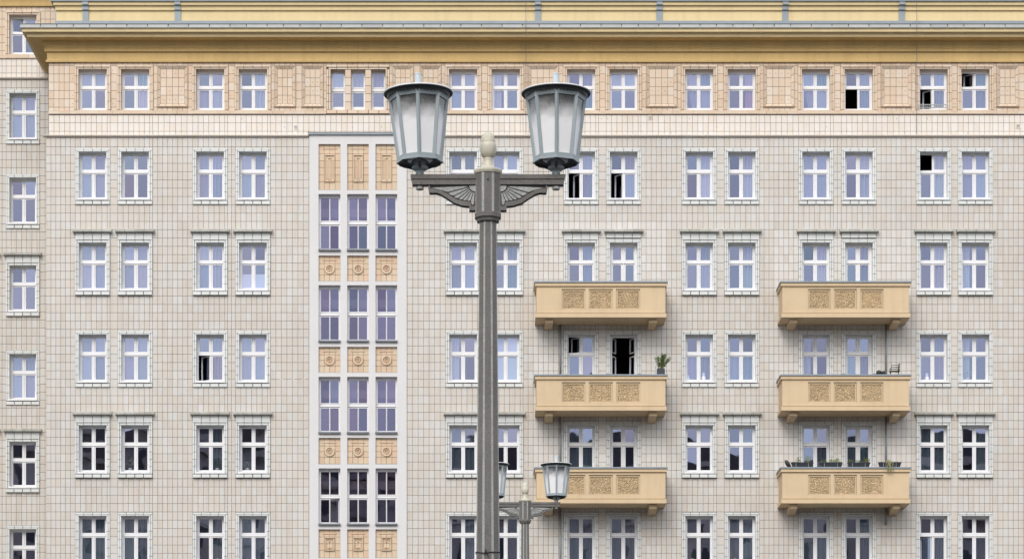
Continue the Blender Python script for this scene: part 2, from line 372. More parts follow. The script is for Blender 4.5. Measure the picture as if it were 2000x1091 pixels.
def frame_mesh(kind, opened=()):
    key = (kind, tuple(opened))
    if key in _frames: return _frames[key]
    t = WT[kind]; mb = MB(); hw, P = t['hw'], t['panes']
    xl, xr = min(p[0] for p in P), max(p[1] for p in P)
    top, bot = P[0][2], P[-1][3]
    rb, f0 = -E - 0.07, -E
    both = kind == 'door' and set(opened) >= {0, 1, 2, 3}
    bx(mb, -hw - 1, xl - 1.9, -1.5, t['bot'] + 2, rb, f0); bx(mb, xr + 1.9, hw + 1, -1.5, t['bot'] + 2, rb, f0)
    bx(mb, xl - 1.9, xr + 1.9, -1.5, top - 1.9, rb, f0)
    bx(mb, xl - 1.9, xr + 1.9, bot + 1.9, t['bot'] + 2, rb, f0)
    if not both:
        bx(mb, xl - 1.9, xr + 1.9, t['tr'][0], t['tr'][1], rb, f0 + 0.018)
        if len(P) == 4:
            m = 1.0 if kind != 'stair' else 0.35
            bx(mb, -m, m, top - 1.9, t['tr'][0] - 0.05, rb, f0 + 0.006); bx(mb, -m, m, t['tr'][1] + 0.05, bot + 1.9, rb, f0 + 0.006)
    for i, (x0, x1, t0, t1) in enumerate(P):
        if i in opened: continue
        rw = 1.75
        rin = rw if kind in ('regular', 'attic', 'light', 'door') else 0.55     # rail on the mullion side
        lw = rw if x0 < 0 or len(P) == 2 else rin
        rr = rw if x1 > 0 or len(P) == 2 else rin
        s0, s1 = rb + 0.012, f0 - 0.012
        bx(mb, x0 - lw, x0, t0 - rw, t1 + rw, s0, s1); bx(mb, x1, x1 + rr, t0 - rw, t1 + rw, s0, s1)
        bx(mb, x0, x1, t0 - rw, t0, s0, s1); bx(mb, x0, x1, t1, t1 + rw, s0, s1)
        # rebate between sash and mullion, set deeper
        if len(P) == 4 and kind != 'stair':
            a, b = (x1 + rr, -1.0) if x1 < 0 else (1.0, x0 - lw)
            bx(mb, a, b, t0 - rw, t1 + rw, s0, f0 - 0.03)
    me = mb.mesh('window_frame', M['frame']); _frames[key] = me
    return me
_panes = {}
def pane_mesh(kind, i):
    key = (kind, i)
    if key not in _panes:
        x0, x1, t0, t1 = WT[kind]['panes'][i]
        w_, h_ = (x1 - x0) * U / 2 + .004, (t1 - t0) * U / 2 + .004
        mb = MB(); mb.quad((-w_, 0, -h_), (w_, 0, -h_), (w_, 0, h_), (-w_, 0, h_))
        _panes[key] = (mb.mesh('pane', M['pane2'] if kind == 'stair' else M['pane']), ((x0 + x1) / 2 * U, E + 0.035, -(t0 + t1) / 2 * U))
    return _panes[key]
_sash = {}
def sash_mesh(kind, i, left):
    """a swung-open sash: hinge along its own left or right edge at the origin"""
    key = (kind, i, left)
    if key not in _sash:
        x0, x1, t0, t1 = WT[kind]['panes'][i]; r = 1.75
        w_, h_ = (x1 - x0 + 2 * r) * U, (t1 - t0 + 2 * r) * U; r *= U
        sg = 1 if left else -1
        mb = MB()
        def b(xa, xb, za, zb):
            xa, xb = sorted((sg * xa, sg * xb)); mb.box(xa, xb, 0, 0.05, za, zb)
        b(0, r, -h_, 0); b(w_ - r, w_, -h_, 0); b(r, w_ - r, -r, 0); b(r, w_ - r, -h_, -h_ + r)
        mb.cur = 1
        xa, xb = sorted((sg * r, sg * (w_ - r)))
        mb.quad((xa, .025, -h_ + r), (xb, .025, -h_ + r), (xb, .025, -r), (xa, .025, -r))
        _sash[key] = mb.mesh('sash', [M['frame'], M['pane']])
    return _sash[key]

def surround_mesh(style):
    """moulded stone frame round an opening, built piece by piece; reveal faces included"""
    mb = MB()
    kind = {'attic': 'attic', 'door': 'door'}.get(style, 'regular')
    hw, h = WT[kind]['hw'], WT[kind]['h']
    gp = 0.13
    # reveal
    y0, y1 = 0.02, E + 0.08
    xl, xr, zt, zb = -hw * U, hw * U, 0.0, -h * U
    mb.quad((xl, y0, zb), (xl, y1, zb), (xl, y1, zt), (xl, y0, zt)); mb.quad((xr, y1, zb), (xr, y0, zb), (xr, y0, zt), (xr, y1, zt))
    mb.quad((xl, y1, zt), (xr, y1, zt), (xr, y0, zt), (xl, y0, zt)); mb.quad((xl, y0, zb), (xr, y0, zb), (xr, y1, zb), (xl, y1, zb))
    so = 7.2 if style != 'attic' else 7.8        # side width
    ow = 3.6                                       # inner member width
    O = hw + so
    top = -7.2 if style in ('plain', 'door') else -9.3 if style == 'hooded' else -7.6
    do, di = {'plain': (0.035, 0.05), 'door': (0.035, 0.05), 'hooded': (0.075, 0.04), 'attic': (0.07, 0.035)}[style]
    n = 4
    for k in range(n):      # lintel, outer and inner member
        a, b = -O + 2 * O * k / n, -O + 2 * O * (k + 1) / n
        tl(mb, a + gp, b - gp, top, top + 4.3, -0.02, do, 0.35)
        a2, b2 = max(a, -hw - ow), min(b, hw + ow)
        tl(mb, a2 + gp, b2 - gp, top + 4.4, -0.0, -0.02, di, 0.35)
    bottom = h + 7.6 if style in ('plain', 'hooded') else h + 1.0
    m = max(3, round((bottom - (top + 4.4)) / 16.3))
    ys = [top + 4.4 + (h - (top + 4.4)) * k / m for k in range(m + 1)]
    for sgn in (-1, 1):
        for k in range(m):
            a, b = sorted((sgn * (hw + ow), sgn * O)); tl(mb, a + gp * .3, b - gp * .3, ys[k] + gp, ys[k + 1] - gp, -0.02, do, 0.3)
            a, b = sorted((sgn * hw, sgn * (hw + ow))); tl(mb, a, b, max(ys[k], 0.05) + gp, ys[k + 1] - gp, -0.02, di, 0.3)
    if style in ('plain', 'hooded'):
        db = 0.06 if style == 'plain' else 0.11
        for k in range(n):
            a, b = -O + 2 * O * k / n, -O + 2 * O * (k + 1) / n
            tl(mb, a + gp, b - gp, h + 0.5, h + 8.0, -0.02, db, 0.7)
    elif style == 'attic':
        for k in range(3):
            a, b = -O + 2 * O * k / 3, -O + 2 * O * (k + 1) / 3
            tl(mb, a + gp, b - gp, h + 0.2, h + 7.6, -0.02, 0.06, 0.4)
    return mb.mesh('surround', M['tile_peach'] if style == 'attic' else M['glazed'])
SUR = {s: surround_mesh(s) for s in ('plain', 'hooded', 'attic', 'door')}

mb = MB()     # sill: three glazed pieces sloping out
for k in range(3):
    a, b = -29.0 + 58 * k / 3, -29.0 + 58 * (k + 1) / 3
    i = len(mb.v)
    a, b = (a + .15) * U, (b - .15) * U
    mb.prism([(E - .01, -89.6 * U), (-0.085, -91.0 * U), (-0.085, -94.4 * U), (E - .01, -94.4 * U)], 'x', a, b)
SILL = mb.mesh('sill', M['frame'])
mb = MB()     # hood: frieze of four pieces and a projecting weathered slab of four pieces
O = 34.0
for k in range(4):
    a, b = -O + 2 * O * k / 4, -O + 2 * O * (k + 1) / 4
    tl(mb, a + .22, b - .22, -18.6, -9.4, -0.02, 0.045, 0.3)
FRIEZE_FACES = len(mb.f)
mb.cur = 1
OH = 38.2
for k in range(4):
    a, b = (-OH + 2 * OH * k / 4 + .2) * U, (-OH + 2 * OH * (k + 1) / 4 - .2) * U
    mb.prism([(-0.02, 18.7 * U), (-0.02, 26.0 * U), (-.16, 25.0 * U), (-.20, 23.6 * U), (-.20, 19.9 * U), (-.13, 18.7 * U)], 'x', a, b)
HOOD = mb.mesh('hood', [M['glazed'], M['hood']])

def curtain_mesh(kind, xa, xb, ta, tb, folds, amp, slant=0.0):
    mb = MB(); n = max(8, folds * 10); d = E + (0.055 if folds == 1 else 0.10)
    i = len(mb.v)
    for q in range(n + 1):
        u = q / n; x = xa + (xb - xa) * u
        y = d + amp * math.sin(u * folds * 2 * math.pi + 0.7 * math.sin(u * 9)) + amp * .4 * math.sin(u * folds * 5.3)
        mb.v += [(x * U, y, -ta * U), ((x + slant * (1 - u)) * U, y, -tb * U)]
    for q in range(n):
        mb.f.append((i + 2 * q, i + 2 * q + 1, i + 2 * q + 3, i + 2 * q + 2)); mb.m.append(0)
    return mb
CURT = {}
def curtain(kind, style):
    key = (kind, style)
    if key in CURT: return CURT[key]
    h = WT[kind]['h']; hw = WT[kind]['hw']
    spec = {
        'sheer': ((-hw, hw, 0, h, 4, .02), 'sheer'), 'stripes': ((-hw, hw, 0, h, 7, .045), 'sheer'),
        'teal': ((-hw, hw, 0, h, 5, .05), 'sheer_teal'), 'right': ((2, hw, 0, h, 4, .05), 'drape'),
        'left': ((-hw, -8, 0, h, 3, .05), 'drape'), 'half': ((-hw, hw, 58, h, 1, .0), 'blind'),
        'blind': ((-hw, hw, 0, h, 1, .0), 'blind'), 'pink': ((8, hw, 0, h, 4, .05), 'pink'),
        'slant': ((-hw, hw, 0, h, 5, .04, 16), 'sheer'), 'low': ((-hw, hw, 40, h, 6, .04), 'sheer'),
        'lace': ((-hw, hw, 0, 40, 4, .03), 'lace'), 'teal_right': ((0, hw, 0, h, 4, .04), 'sheer_teal'),
        'rightsheer': ((4, hw, 0, h, 4, .05), 'sheer'),
    }[style]
    CURT[key] = curtain_mesh(kind, *spec[0]).mesh('curtain', M[spec[1]], True)
    return CURT[key]

def window(b, bl, x, z, kind, style=None, opened={}, cur=None, y=0.0, hood=False):
    """one window of a building: part window > pane, surround, sill, hood, curtain, sash"""
    o = put('balcony_door' if kind == 'door' else 'stairwell_window' if kind == 'stair' else 'window', frame_mesh(kind, tuple(sorted(opened))), b, (x - bl[0], y - bl[1], z - bl[2]))
    for i in range(len(WT[kind]['panes'])):
        if i in opened:
            a = opened[i]
            if a is None: continue
            x0, x1, t0, t1 = WT[kind]['panes'][i]
            if a == 'tilt':
                put('sash', sash_mesh(kind, i, True), o, ((x0 - 1.75) * U, E + 0.05, -(t0 - 1.75) * U), (R(0), 0, R(12)))
            else:
                left = x0 < 0
                if a < 0: left = not left
                put('sash', sash_mesh(kind, i, left), o, (((x0 - 1.75) if left else (x1 + 1.75)) * U, E + 0.03, -(t0 - 1.75) * U), (0, 0, R(abs(a)) * (1 if left else -1)))
            continue
        me, loc = pane_mesh(kind, i)
        put('pane', me, o, loc, (R(random.gauss(0, .16)), 0, R(random.gauss(0, .22))))
    if opened:
        nm = {0: 'upper left', 1: 'upper right', 2: 'lower left', 3: 'lower right'}
        o['label'] = 'balcony door with both leaves swung inwards' if len(opened) == 4 else 'window with its %s casement open' % nm[min(opened)]
    if style:
        put('surround', SUR[style], o)
        if style in ('plain', 'hooded'): put('sill', SILL, o)
    if hood: put('hood', HOOD, o)
    if cur: put('curtain', curtain(kind, cur), o)
    return o

# ================================================================== main block
BL = (X(1050), 0.0, TER)
B = empty('apartment_building', BL, 'long tiled apartment block with ochre cornice and six balconies filling the picture', 'building')
def part(mb, name, mats, smooth=False, parent=None, bl=None):
    """mesh given in world coordinates, parented to the block"""
    p = parent or B; q = bl or BL
    me = mb.mesh(name, mats, smooth)
    o = put(name, me, p)
    for v in me.vertices: v.co = (v.co[0] - q[0], v.co[1] - q[1], v.co[2] - q[2])
    return o

COLS = [181, 264, 410.5, 494, 904.5, 987.7, 1135, 1218, 1365.6, 1448.7, 1593.7, 1677.3, 1823.3, 1905]
DOORC = {7, 11}; BALC = {6, 7, 10, 11}
ROWS = {'a': 135.4, 'b': 296.8, 'c': 474.0, 'd': 653.0, 'e': 830.0, 'f': 1006.8}
spec = {}    # (row, col) -> (opened panes, curtain)
def sp(r, c, cur=None, opened={}): spec[(r, c)] = (opened, cur)
sp('a', 2, 'low'); sp('a', 8, 'slant'); sp('a', 9, 'pink'); sp('a', 10, 'slant'); sp('a', 11, 'rightsheer', {2: 84}); sp('a', 6, 'rightsheer')
sp('a', 12, 'rightsheer', {2: -48}); sp('a', 13, 'rightsheer', {0: -42})
sp('b', 2, 'stripes'); sp('b', 3, 'sheer'); sp('b', 4, 'teal'); sp('b', 6, 'rightsheer', {2: -55}); sp('b', 7, 'rightsheer', {2: -50}); sp('b', 8, 'right')
sp('b', 9, 'right'); sp('b', 10, 'sheer'); sp('b', 12, 'right', {0: 84}); sp('b', 13, 'sheer')
sp('c', 0, 'sheer'); sp('c', 1, 'sheer'); sp('c', 2, 'stripes'); sp('c', 3, 'half'); sp('c', 4, 'sheer'); sp('c', 5, 'rightsheer'); sp('c', 6, 'rightsheer'); sp('c', 12, 'right')
sp('d', 0, 'sheer'); sp('d', 1, 'sheer'); sp('d', 2, 'rightsheer', {2: -35}); sp('d', 3, 'sheer'); sp('d', 5, 'blind'); sp('d', 6, 'rightsheer', {0: -40}); sp('d', 7, None, {0: 62, 1: 62, 2: 62, 3: 62})
sp('d', 8, 'low'); sp('d', 9, 'low'); sp('d', 12, 'rightsheer')
sp('e', 6, 'teal'); sp('e', 2, 'teal_right'); sp('e', 9, 'teal_right'); sp('e', 12, 'teal')
sp('f', 0, 'teal'); sp('f', 1, 'teal'); sp('f', 2, 'teal_right'); sp('f', 3, 'teal'); sp('f', 4, 'teal_right'); sp('f', 6, 'teal'); sp('f', 7, 'teal'); sp('f', 10, 'teal'); sp('f', 11, 'teal_right'); sp('f', 12, 'teal_right', {2: -25})

holes = []; clear = []       # openings in the wall (world rect); areas that carry no field tiles (photo px)
for r, ty in ROWS.items():
    for c, cx in enumerate(COLS):
        op, cur = spec.get((r, c), ({}, None))
        if (r, c) not in spec:
            cur = random.choice(('sheer', 'right', 'left', 'rightsheer', 'stripes', 'lace', None, None) if r in 'abcd' else ('teal', 'teal', 'teal_right', None, None, None))
        if r == 'a': kind, style, hood = 'attic', 'attic', False
        else:
            kind = 'door' if c in DOORC and r in 'cde' else 'regular'
            hood = r in 'ce' and not (r == 'e' and c in BALC)
            style = 'door' if kind == 'door' else 'hooded' if r in 'ce' and hood else 'plain'
        window(B, BL, X(cx), Z(ty), kind, style, op, cur, hood=hood)
        t = WT[kind]
        holes.append((X(cx - t['hw']), X(cx + t['hw']), Z(ty + t['h']), Z(ty)))
        so = 7.8 if r == 'a' else 7.2
        top = -19.0 if hood else (-7.6 if r == 'a' else -7.2)
        clear.append((cx - t['hw'] - so, cx + t['hw'] + so, ty + top, ty + t['h'] + (8.0 if kind != 'door' else 6)))
# triple attic window
for cx in (660, 699.4, 738.9):
    window(B, BL, X(cx), Z(136), 'light', None, {}, 'lace')
    holes.append((X(cx - 14), X(cx + 14), Z(215), Z(136)))
clear.append((637.5, 760.5, 128.4, 223))
mb = MB()
for k in range(6):
    a, b = 637.5 + 123 * k / 6, 637.5 + 123 * (k + 1) / 6
    for (t0, t1, d, i) in ((128.4, 132.2, .07, 0), (132.3, 136, .035, 4)):
        mb.tile(X(max(a, 637.5 + i) + .2), X(min(b, 760.5 - i) - .2), Z(t1), Z(t0), .02, -d, .3 * U)
    mb.tile(X(a + .2), X(b - .2), Z(222.6), Z(215.2), .02, -.06, .4 * U)
for a, b in ((637.5, 641.7), (641.8, 646), (674, 685.4), (713.4, 724.9), (752.9, 756.5), (756.6, 760.5)):
    for k in range(5):
        mb.tile(X(a + .1), X(b - .1), Z(136 + 79 * (k + 1) / 5 - .2), Z(136 + 79 * k / 5 + .2), .02, -.05 if b - a < 6 else -.01, .3 * U)
    if b - a > 6: mb.box(X(a), X(b), .021, E + .08, Z(215), Z(136))
mb.quad((X(646), .02, Z(136)), (X(646), E + .08, Z(136)), (X(753), E + .08, Z(136)), (X(753), .02, Z(136)))
mb.quad((X(646), .02, Z(215)), (X(753), .02, Z(215)), (X(753), E + .08, Z(215)), (X(646), E + .08, Z(215)))
part(mb, 'triple_window_surround', M['tile_peach'])

# ---- stair bay
SBX0, SBX1, SBY0 = 604.0, 794.6, 264.0
OPX = [(622.3, 664.9), (678.2, 720.2), (733.5, 775.8)]
SWIN = [(379.3, 487.3), (557, 665), (735.5, 843.5), (914, 1022)]
SPAN = [(281.8, 371.6, 'tall'), (499, 549.5, 'ring'), (677, 727.5, 'ring'), (854.5, 906, 'ring'), (1032.8, 1089, 'square')]
bay_holes = []
holes.append((X(SBX0 + 1), X(SBX1 - 1), Z(1150), Z(SBY0 + 1)))
for a, b in OPX:
    for t0, t1 in SWIN: bay_holes.append((X(a), X(b), Z(t1), Z(t0)))
    for t0, t1, _ in SPAN: bay_holes.append((X(a), X(b), Z(t1), Z(t0)))
mb = MB()
YF = -0.03
ZB = Z(1150)
holes_wall(mb, X(SBX0), X(SBX1), ZB, Z(SBY0), YF, bay_holes)
for x0, x1, z0, z1 in bay_holes:
    dp = 0.30 if any(abs(z1 - Z(t0)) < 1e-6 for t0, _ in SWIN) else 0.09
    mb.quad((x0, YF, z0), (x0, dp, z0), (x0, dp, z1), (x0, YF, z1)); mb.quad((x1, dp, z0), (x1, YF, z0), (x1, YF, z1), (x1, dp, z1))
    mb.quad((x0, dp, z1), (x1, dp, z1), (x1, YF, z1), (x0, YF, z1)); mb.quad((x0, YF, z0), (x1, YF, z0), (x1, dp, z0), (x0, dp, z0))
for x in (X(SBX0), X(SBX1)): mb.quad((x, YF, ZB), (x, .05, ZB), (x, .05, Z(SBY0)), (x, YF, Z(SBY0)))
part(mb, 'stair_bay', M['plaster'])
mb = MB(); mb.prism([(.0, Z(264.2)), (.0, Z(259)), (-.10, Z(262.4)), (-.10, Z(264.2))], 'x', X(602.6), X(796)); part(mb, 'bay_flashing', M['zinc'])
clear.append((SBX0 - .6, SBX1 + .6, 258.5, 1200))
for ci, (a, b) in enumerate(OPX):
    for ri, (t0, t1) in enumerate(SWIN):
        op = {3: -14} if (ri, ci) == (3, 0) else {}
        o = window(B, BL, X((a + b) / 2), Z(t0), 'stair', None, op, None, y=-.07)
        s = MB(); s.prism([(.24, -107.5 * U), (-.03, -107.8 * U), (-.05, -108.6 * U), (-.05, -111.2 * U), (.24, -111.2 * U)], 'x', -21.6 * U, 21.6 * U)
        put('sill', s.mesh('sill', M['zinc_dark']), o)
RM = {}
def relief(kind, w_, h_):
    """meshes of a relief panel, centred: backing, tile rectangles, ornament (photo px)"""
    if kind in RM: return RM[kind]
    mb = MB()
    mb.quad((-w_ / 2 * U, .088, -h_ / 2 * U), (w_ / 2 * U, .088, -h_ / 2 * U), (w_ / 2 * U, .088, h_ / 2 * U), (-w_ / 2 * U, .088, h_ / 2 * U))
    back = mb.mesh('relief_panel', M['mortar'])
    orn = MB()
    def ring(r0, r1, d, n=28):
        for k in range(n):
            a0, a1 = 2 * math.pi * k / n, 2 * math.pi * (k + 1) / n
            p = lambda r, a, dd: (r * math.cos(a) * U, .07 - dd, r * math.sin(a) * U)
            orn.quad(p(r1, a0, 0), p(r1, a1, 0), p(r1 - .7, a1, d), p(r1 - .7, a0, d))
            orn.quad(p(r1 - .7, a0, d), p(r1 - .7, a1, d), p(r0 + .6, a1, d), p(r0 + .6, a0, d))
            if r0 > 0: orn.quad(p(r0 + .6, a0, d), p(r0 + .6, a1, d), p(r0, a1, 0), p(r0, a0, 0))
    def rect(w2, t0, t1, wd, d):
        for x0, x1, a, b in ((-w2, w2, t0, t0 + wd), (-w2, w2, t1 - wd, t1), (-w2, -w2 + wd, t0 + wd, t1 - wd), (w2 - wd, w2, t0 + wd, t1 - wd)):
            orn.tile(x0 * U, x1 * U, -b * U, -a * U, .07, .07 - d, .4 * U)
    top = -h_ / 2
    orn.tile(-14.5 * U, 14.5 * U, -(top + 9.2) * U, -(top + 6.6) * U, .07, .045, .8 * U)
    if kind == 'ring':
        ring(6.0, 10.4, .05); ring(2.8, 5.0, .04); ring(0.0, 2.0, .03)
        rows = [0, 14.5, 25.5, 36.5, h_]
    elif kind == 'tall':
        rect(10.2, top + 19.2, top + 73, 2.4, .05)
        for k in range(5): orn.tile((-6.9 + 2.9 * k) * U, (-4.7 + 2.9 * k) * U, -(top + 66) * U, -(top + 28.5) * U, .07, .052, .5 * U)
        orn.tile(-3 * U, 3 * U, -(top + 27.6) * U, -(top + 24.5) * U, .07, .035, .6 * U); orn.tile(-4 * U, 4 * U, -(top + 69.5) * U, -(top + 67.2) * U, .07, .04, .6 * U)
        rows = [0, 17.4, 31.4, 44.6, 59, 72.5, h_]
    else:
        rect(9.8, top + 15, top + 41.5, 2.2, .06)
        rect(6.2, top + 19, top + 38.4, 1.2, .03)
        orn.tile(-2.2 * U, 2.2 * U, -(top + 24) * U, -(top + 21.4) * U, .07, .03, .5 * U); orn.tile(-3.6 * U, 3.6 * U, -(top + 36) * U, -(top + 33.4) * U, .07, .03, .5 * U)
        rows = [0, 14.2, 27.2, 40.6, h_]
    cols = [-w_ / 2, -10.6, 0, 10.8, w_ / 2]
    tiles = []
    for a, b in zip(rows, rows[1:]):
        for c, d in zip(cols, cols[1:]):
            t = MB(); t.tile(-(d - c) / 2 * U + .004, (d - c) / 2 * U - .004, -(b - a) / 2 * U + .004, (b - a) / 2 * U - .004, .088, .07, .003, .001)
            tiles.append((t.mesh('tile', M['tile_ochre']), ((c + d) / 2 * U, 0, -(top + (a + b) / 2) * U)))
    ledge = MB(); ledge.prism([(.088, (-h_ / 2 + 1.6) * U), (-.012, (-h_ / 2 + .8) * U), (-.012, (-h_ / 2 - .4) * U), (.088, (-h_ / 2 - .4) * U)], 'x', -w_ / 2 * U, w_ / 2 * U)
    RM[kind] = (back, tiles, orn.mesh('ornament', M['tile_ochre']), ledge.mesh('ledge', M['zinc_dark']))
    return RM[kind]
for a, b in OPX:
    for t0, t1, k in SPAN:
        back, tiles, orn, ledge = relief(k, 42.4, t1 - t0)
        o = put('relief_panel', back, B, (X((a + b) / 2) - BL[0], 0 - BL[1], Z((t0 + t1) / 2) - BL[2]))
        for me, loc in tiles: put('tile', me, o, loc)
        put('ornament', orn, o); put('ledge', ledge, o)

# ---- blind panels of the attic
PANELS = [(307, 367), (535.5, 577.6), (589.3, 631.8), (765.8, 808), (820, 862), (1031, 1091), (1262, 1322.5), (1491, 1551.4), (1720.5, 1780), (1946.5, 1989.5)]
for a, b in PANELS:
    c0 = (a + b) / 2; w2 = (b - a) / 2
    f = MB()                      # raised frame, sloping inwards
    for (x0, x1, t0, t1) in ((-w2, w2, 0, 1.4), (-w2, w2, 79.4, 80.8), (-w2, -w2 + 1.4, 1.4, 79.4), (w2 - 1.4, w2, 1.4, 79.4)):
        f.tile(x0 * U, x1 * U, -t1 * U, -t0 * U, .02, -.075, .3 * U)
    P0 = [(-w2 + 1.4, 1.4), (w2 - 1.4, 1.4), (w2 - 1.4, 79.4), (-w2 + 1.4, 79.4)]
    P1 = [(-w2 + 6.4, 6.6), (w2 - 6.4, 6.6), (w2 - 6.4, 74.6), (-w2 + 6.4, 74.6)]
    for k in range(4):            # sloping border, cut into pieces
        p, q, r, s = P0[k], P0[(k + 1) % 4], P1[(k + 1) % 4], P1[k]
        n = 4 if k % 2 == 0 else 5
        for j in range(n):
            u0, u1 = j / n + .006, (j + 1) / n - .006
            lp = lambda A, C, u, d: ((A[0] + (C[0] - A[0]) * u) * U, -d, -(A[1] + (C[1] - A[1]) * u) * U)
            f.quad(lp(p, q, u0, .068), lp(s, r, u0, -.004), lp(s, r, u1, -.004), lp(p, q, u1, .068))
    o = put('blind_panel', f.mesh('blind_panel', M['tile_peach']), B, (X(c0) - BL[0], -BL[1], Z(128.6) - BL[2]))
    nc = max(2, round((2 * w2 - 12.8) / 11.6)); cw = (2 * w2 - 12.8) / nc
    tm = MB(); tm.tile(-cw / 2 * U + .005, cw / 2 * U - .005, -8.5 * U + .005, 8.5 * U - .005, .018, .004, .003, .001)
    tme = tm.mesh('tile', M['tile_peach'])
    for i in range(nc):
        for j in range(4):
            put('tile', tme, o, ((-w2 + 6.4 + (i + .5) * cw) * U, random.uniform(-.001, .001), -(6.6 + 17 * (j + .5)) * U))
    clear.append((a, b, 128.4, 209.6))

# ---- field tiles
XL, XR = 90.0, 2110.0
def strips(edges, x0, x1, w_=10.2):
    es = sorted({x0, x1, *[e for e in edges if x0 < e < x1]})
    out = []
    for a, b in zip(es, es[1:]):
        n = max(1, round((b - a) / w_))
        if 60 < b - a < 72:                     # under a window: six whole tiles and a half one
            k = [a + 10.4 * i for i in range(7)] + [b]
        else: k = [a + (b - a) * i / n for i in range(n + 1)]
        out += list(zip(k, k[1:]))
    return out
def cut(a, b, t0, t1, clear):
    """the tile rectangle less the areas that carry none (crops whole sides; drops slivers)"""
    for c in clear:
        if a < c[1] - .05 and b > c[0] + .05 and t0 < c[3] - .05 and t1 > c[2] + .05:
            inx = a >= c[0] - .3 and b <= c[1] + .3; iny = t0 >= c[2] - .3 and t1 <= c[3] + .3
            if inx and iny: return None
            if inx:
                if t0 < c[2]: t1 = c[2]
                else: t0 = c[3]
            elif iny or True:
                if a < c[0]: b = c[0]
                else: a = c[1]
    return (a, b, t0, t1) if b - a > 1.2 and t1 - t0 > 1.2 else None
FRESH = [(1044, 1101, 440, 1000), (1252, 1301, 440, 1000), (1168, 1185, 440, 1000), (1101, 1252, 440, 452), (1518, 1560, 448, 1000), (1711, 1780, 448, 1000), (1627, 1644, 448, 1000), (1560, 1711, 448, 456)]
FRESH_OK = lambda a, b, t0, t1: any(f[0] - 2 <= (a + b) / 2 <= f[1] + 2 and f[2] <= (t0 + t1) / 2 <= f[3] for f in FRESH)
lists = {'tile': [], 'tile_fresh': [], 'tile_band': [], 'tile_peach': []}
edges = []
for cx in COLS: edges += [cx - 34, cx + 34]
edges += [SBX0 - .6, SBX1 + .6]
rows = [268.6, 286.6]
while rows[-1] < 1150: rows.append(rows[-1] + 16.18)
st = strips(edges, XL, XR)
for a, b in st:
    for t0, t1 in zip(rows, rows[1:]):
        c = cut(a, b, t0, t1, clear)
        if c: lists['tile_fresh' if FRESH_OK(*c) and random.random() < .97 else 'tile'].append(c)
for a, b in strips([e for e in edges], 95, XR, 10.9):
    for t0, t1 in ((224.6, 239.8), (239.8, 256.6), (256.6, 263.6)):
        c = cut(a, b, t0, t1, [(SBX0 - 2, SBX1 + 2, 258.5, 300)])
        if c: lists['tile_band'].append(c)
aed = []
for cx in COLS: aed += [cx - 35.3, cx + 35.3]
for a, b in PANELS: aed += [a, b]
aed += [637.5, 760.5]
for a, b in strips(aed, 95, XR, 10.6):
    for t0, t1 in zip((121.5, 128.4, 144.6, 160.8, 177, 193.3, 209.6), (128.4, 144.6, 160.8, 177, 193.3, 209.6, 216.8)):
        c = cut(a, b, t0, t1, clear)
        if c: lists['tile_peach'].append(c)

TILE_MESH = {}
def tiles_of(lists, n_single, parent, bl, y=0.0, sx=X, sz=Z):
    """the n_single largest tiles become parts of their own, the rest one part per kind"""
    al = [(min(c[1] - c[0], 11.4) * (c[3] - c[2]), random.random(), k, c) for k, l in lists.items() for c in l]
    al.sort(reverse=True)
    al = [q for q in al if q[3][2] < 1091 and 0 < q[3][0] < 2000] + [q for q in al if not (q[3][2] < 1091 and 0 < q[3][0] < 2000)]
    rest = {k: MB() for k in lists}
    g = 0.20
    for n, (_, _, k, (a, b, t0, t1)) in enumerate(al):
        x0, x1, z0, z1 = sx(a + g), sx(b - g), sz(t1 - g), sz(t0 + g)
        if n < n_single:
            key = (k, round(x1 - x0, 3), round(z1 - z0, 3), random.randrange(3))
            if key not in TILE_MESH:
                m = MB(); m.tile(-(x1 - x0) / 2, (x1 - x0) / 2, -(z1 - z0) / 2, (z1 - z0) / 2, .015, 0, .004, .0016)
                TILE_MESH[key] = m.mesh('tile', M[k])
            put('tile', TILE_MESH[key], parent, ((x0 + x1) / 2 - bl[0], y - bl[1], (z0 + z1) / 2 - bl[2]))
        else:
            rest[k].tile(x0, x1, z0, z1, y + .015, y, .004, .0016)
    for k, m in rest.items():
        if m.v: tag(part(m, 'wall_tiles', M[k], parent=parent, bl=bl), kind='stuff')
tiles_of(lists, 300, B, BL)

# backing wall, side, lower storeys, rooms behind the windows
mb = MB()
holes_wall(mb, X(XL), X(XR), Z(1150), Z(268), .013, holes)
holes_wall(mb, X(95), X(XR), Z(268), Z(118), .0135, holes)
part(mb, 'wall', M['mortar'])
mb = MB()
mb.box(X(XL), X(XR), .0, .4, TER, Z(1150) - .003)
mb.box(X(XL) , X(XL) + .3, .4, 14, TER, Z(268)); mb.box(X(95), X(95) + .3, .4, 14, Z(268), Z(60)); mb.box(X(XR) - .3, X(XR), .4, 14, TER, Z(60))
mb.box(X(XL) + .3, X(XR) - .3, 13.7, 14, TER, Z(60))
part(mb, 'side_wall', M['tile'])
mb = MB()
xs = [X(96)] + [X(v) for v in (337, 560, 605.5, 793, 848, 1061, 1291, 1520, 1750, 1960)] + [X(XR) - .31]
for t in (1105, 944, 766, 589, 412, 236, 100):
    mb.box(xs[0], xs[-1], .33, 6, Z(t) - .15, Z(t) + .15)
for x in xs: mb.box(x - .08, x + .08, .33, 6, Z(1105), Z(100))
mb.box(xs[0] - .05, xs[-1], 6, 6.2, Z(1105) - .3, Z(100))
part(mb, 'room', M['room'])

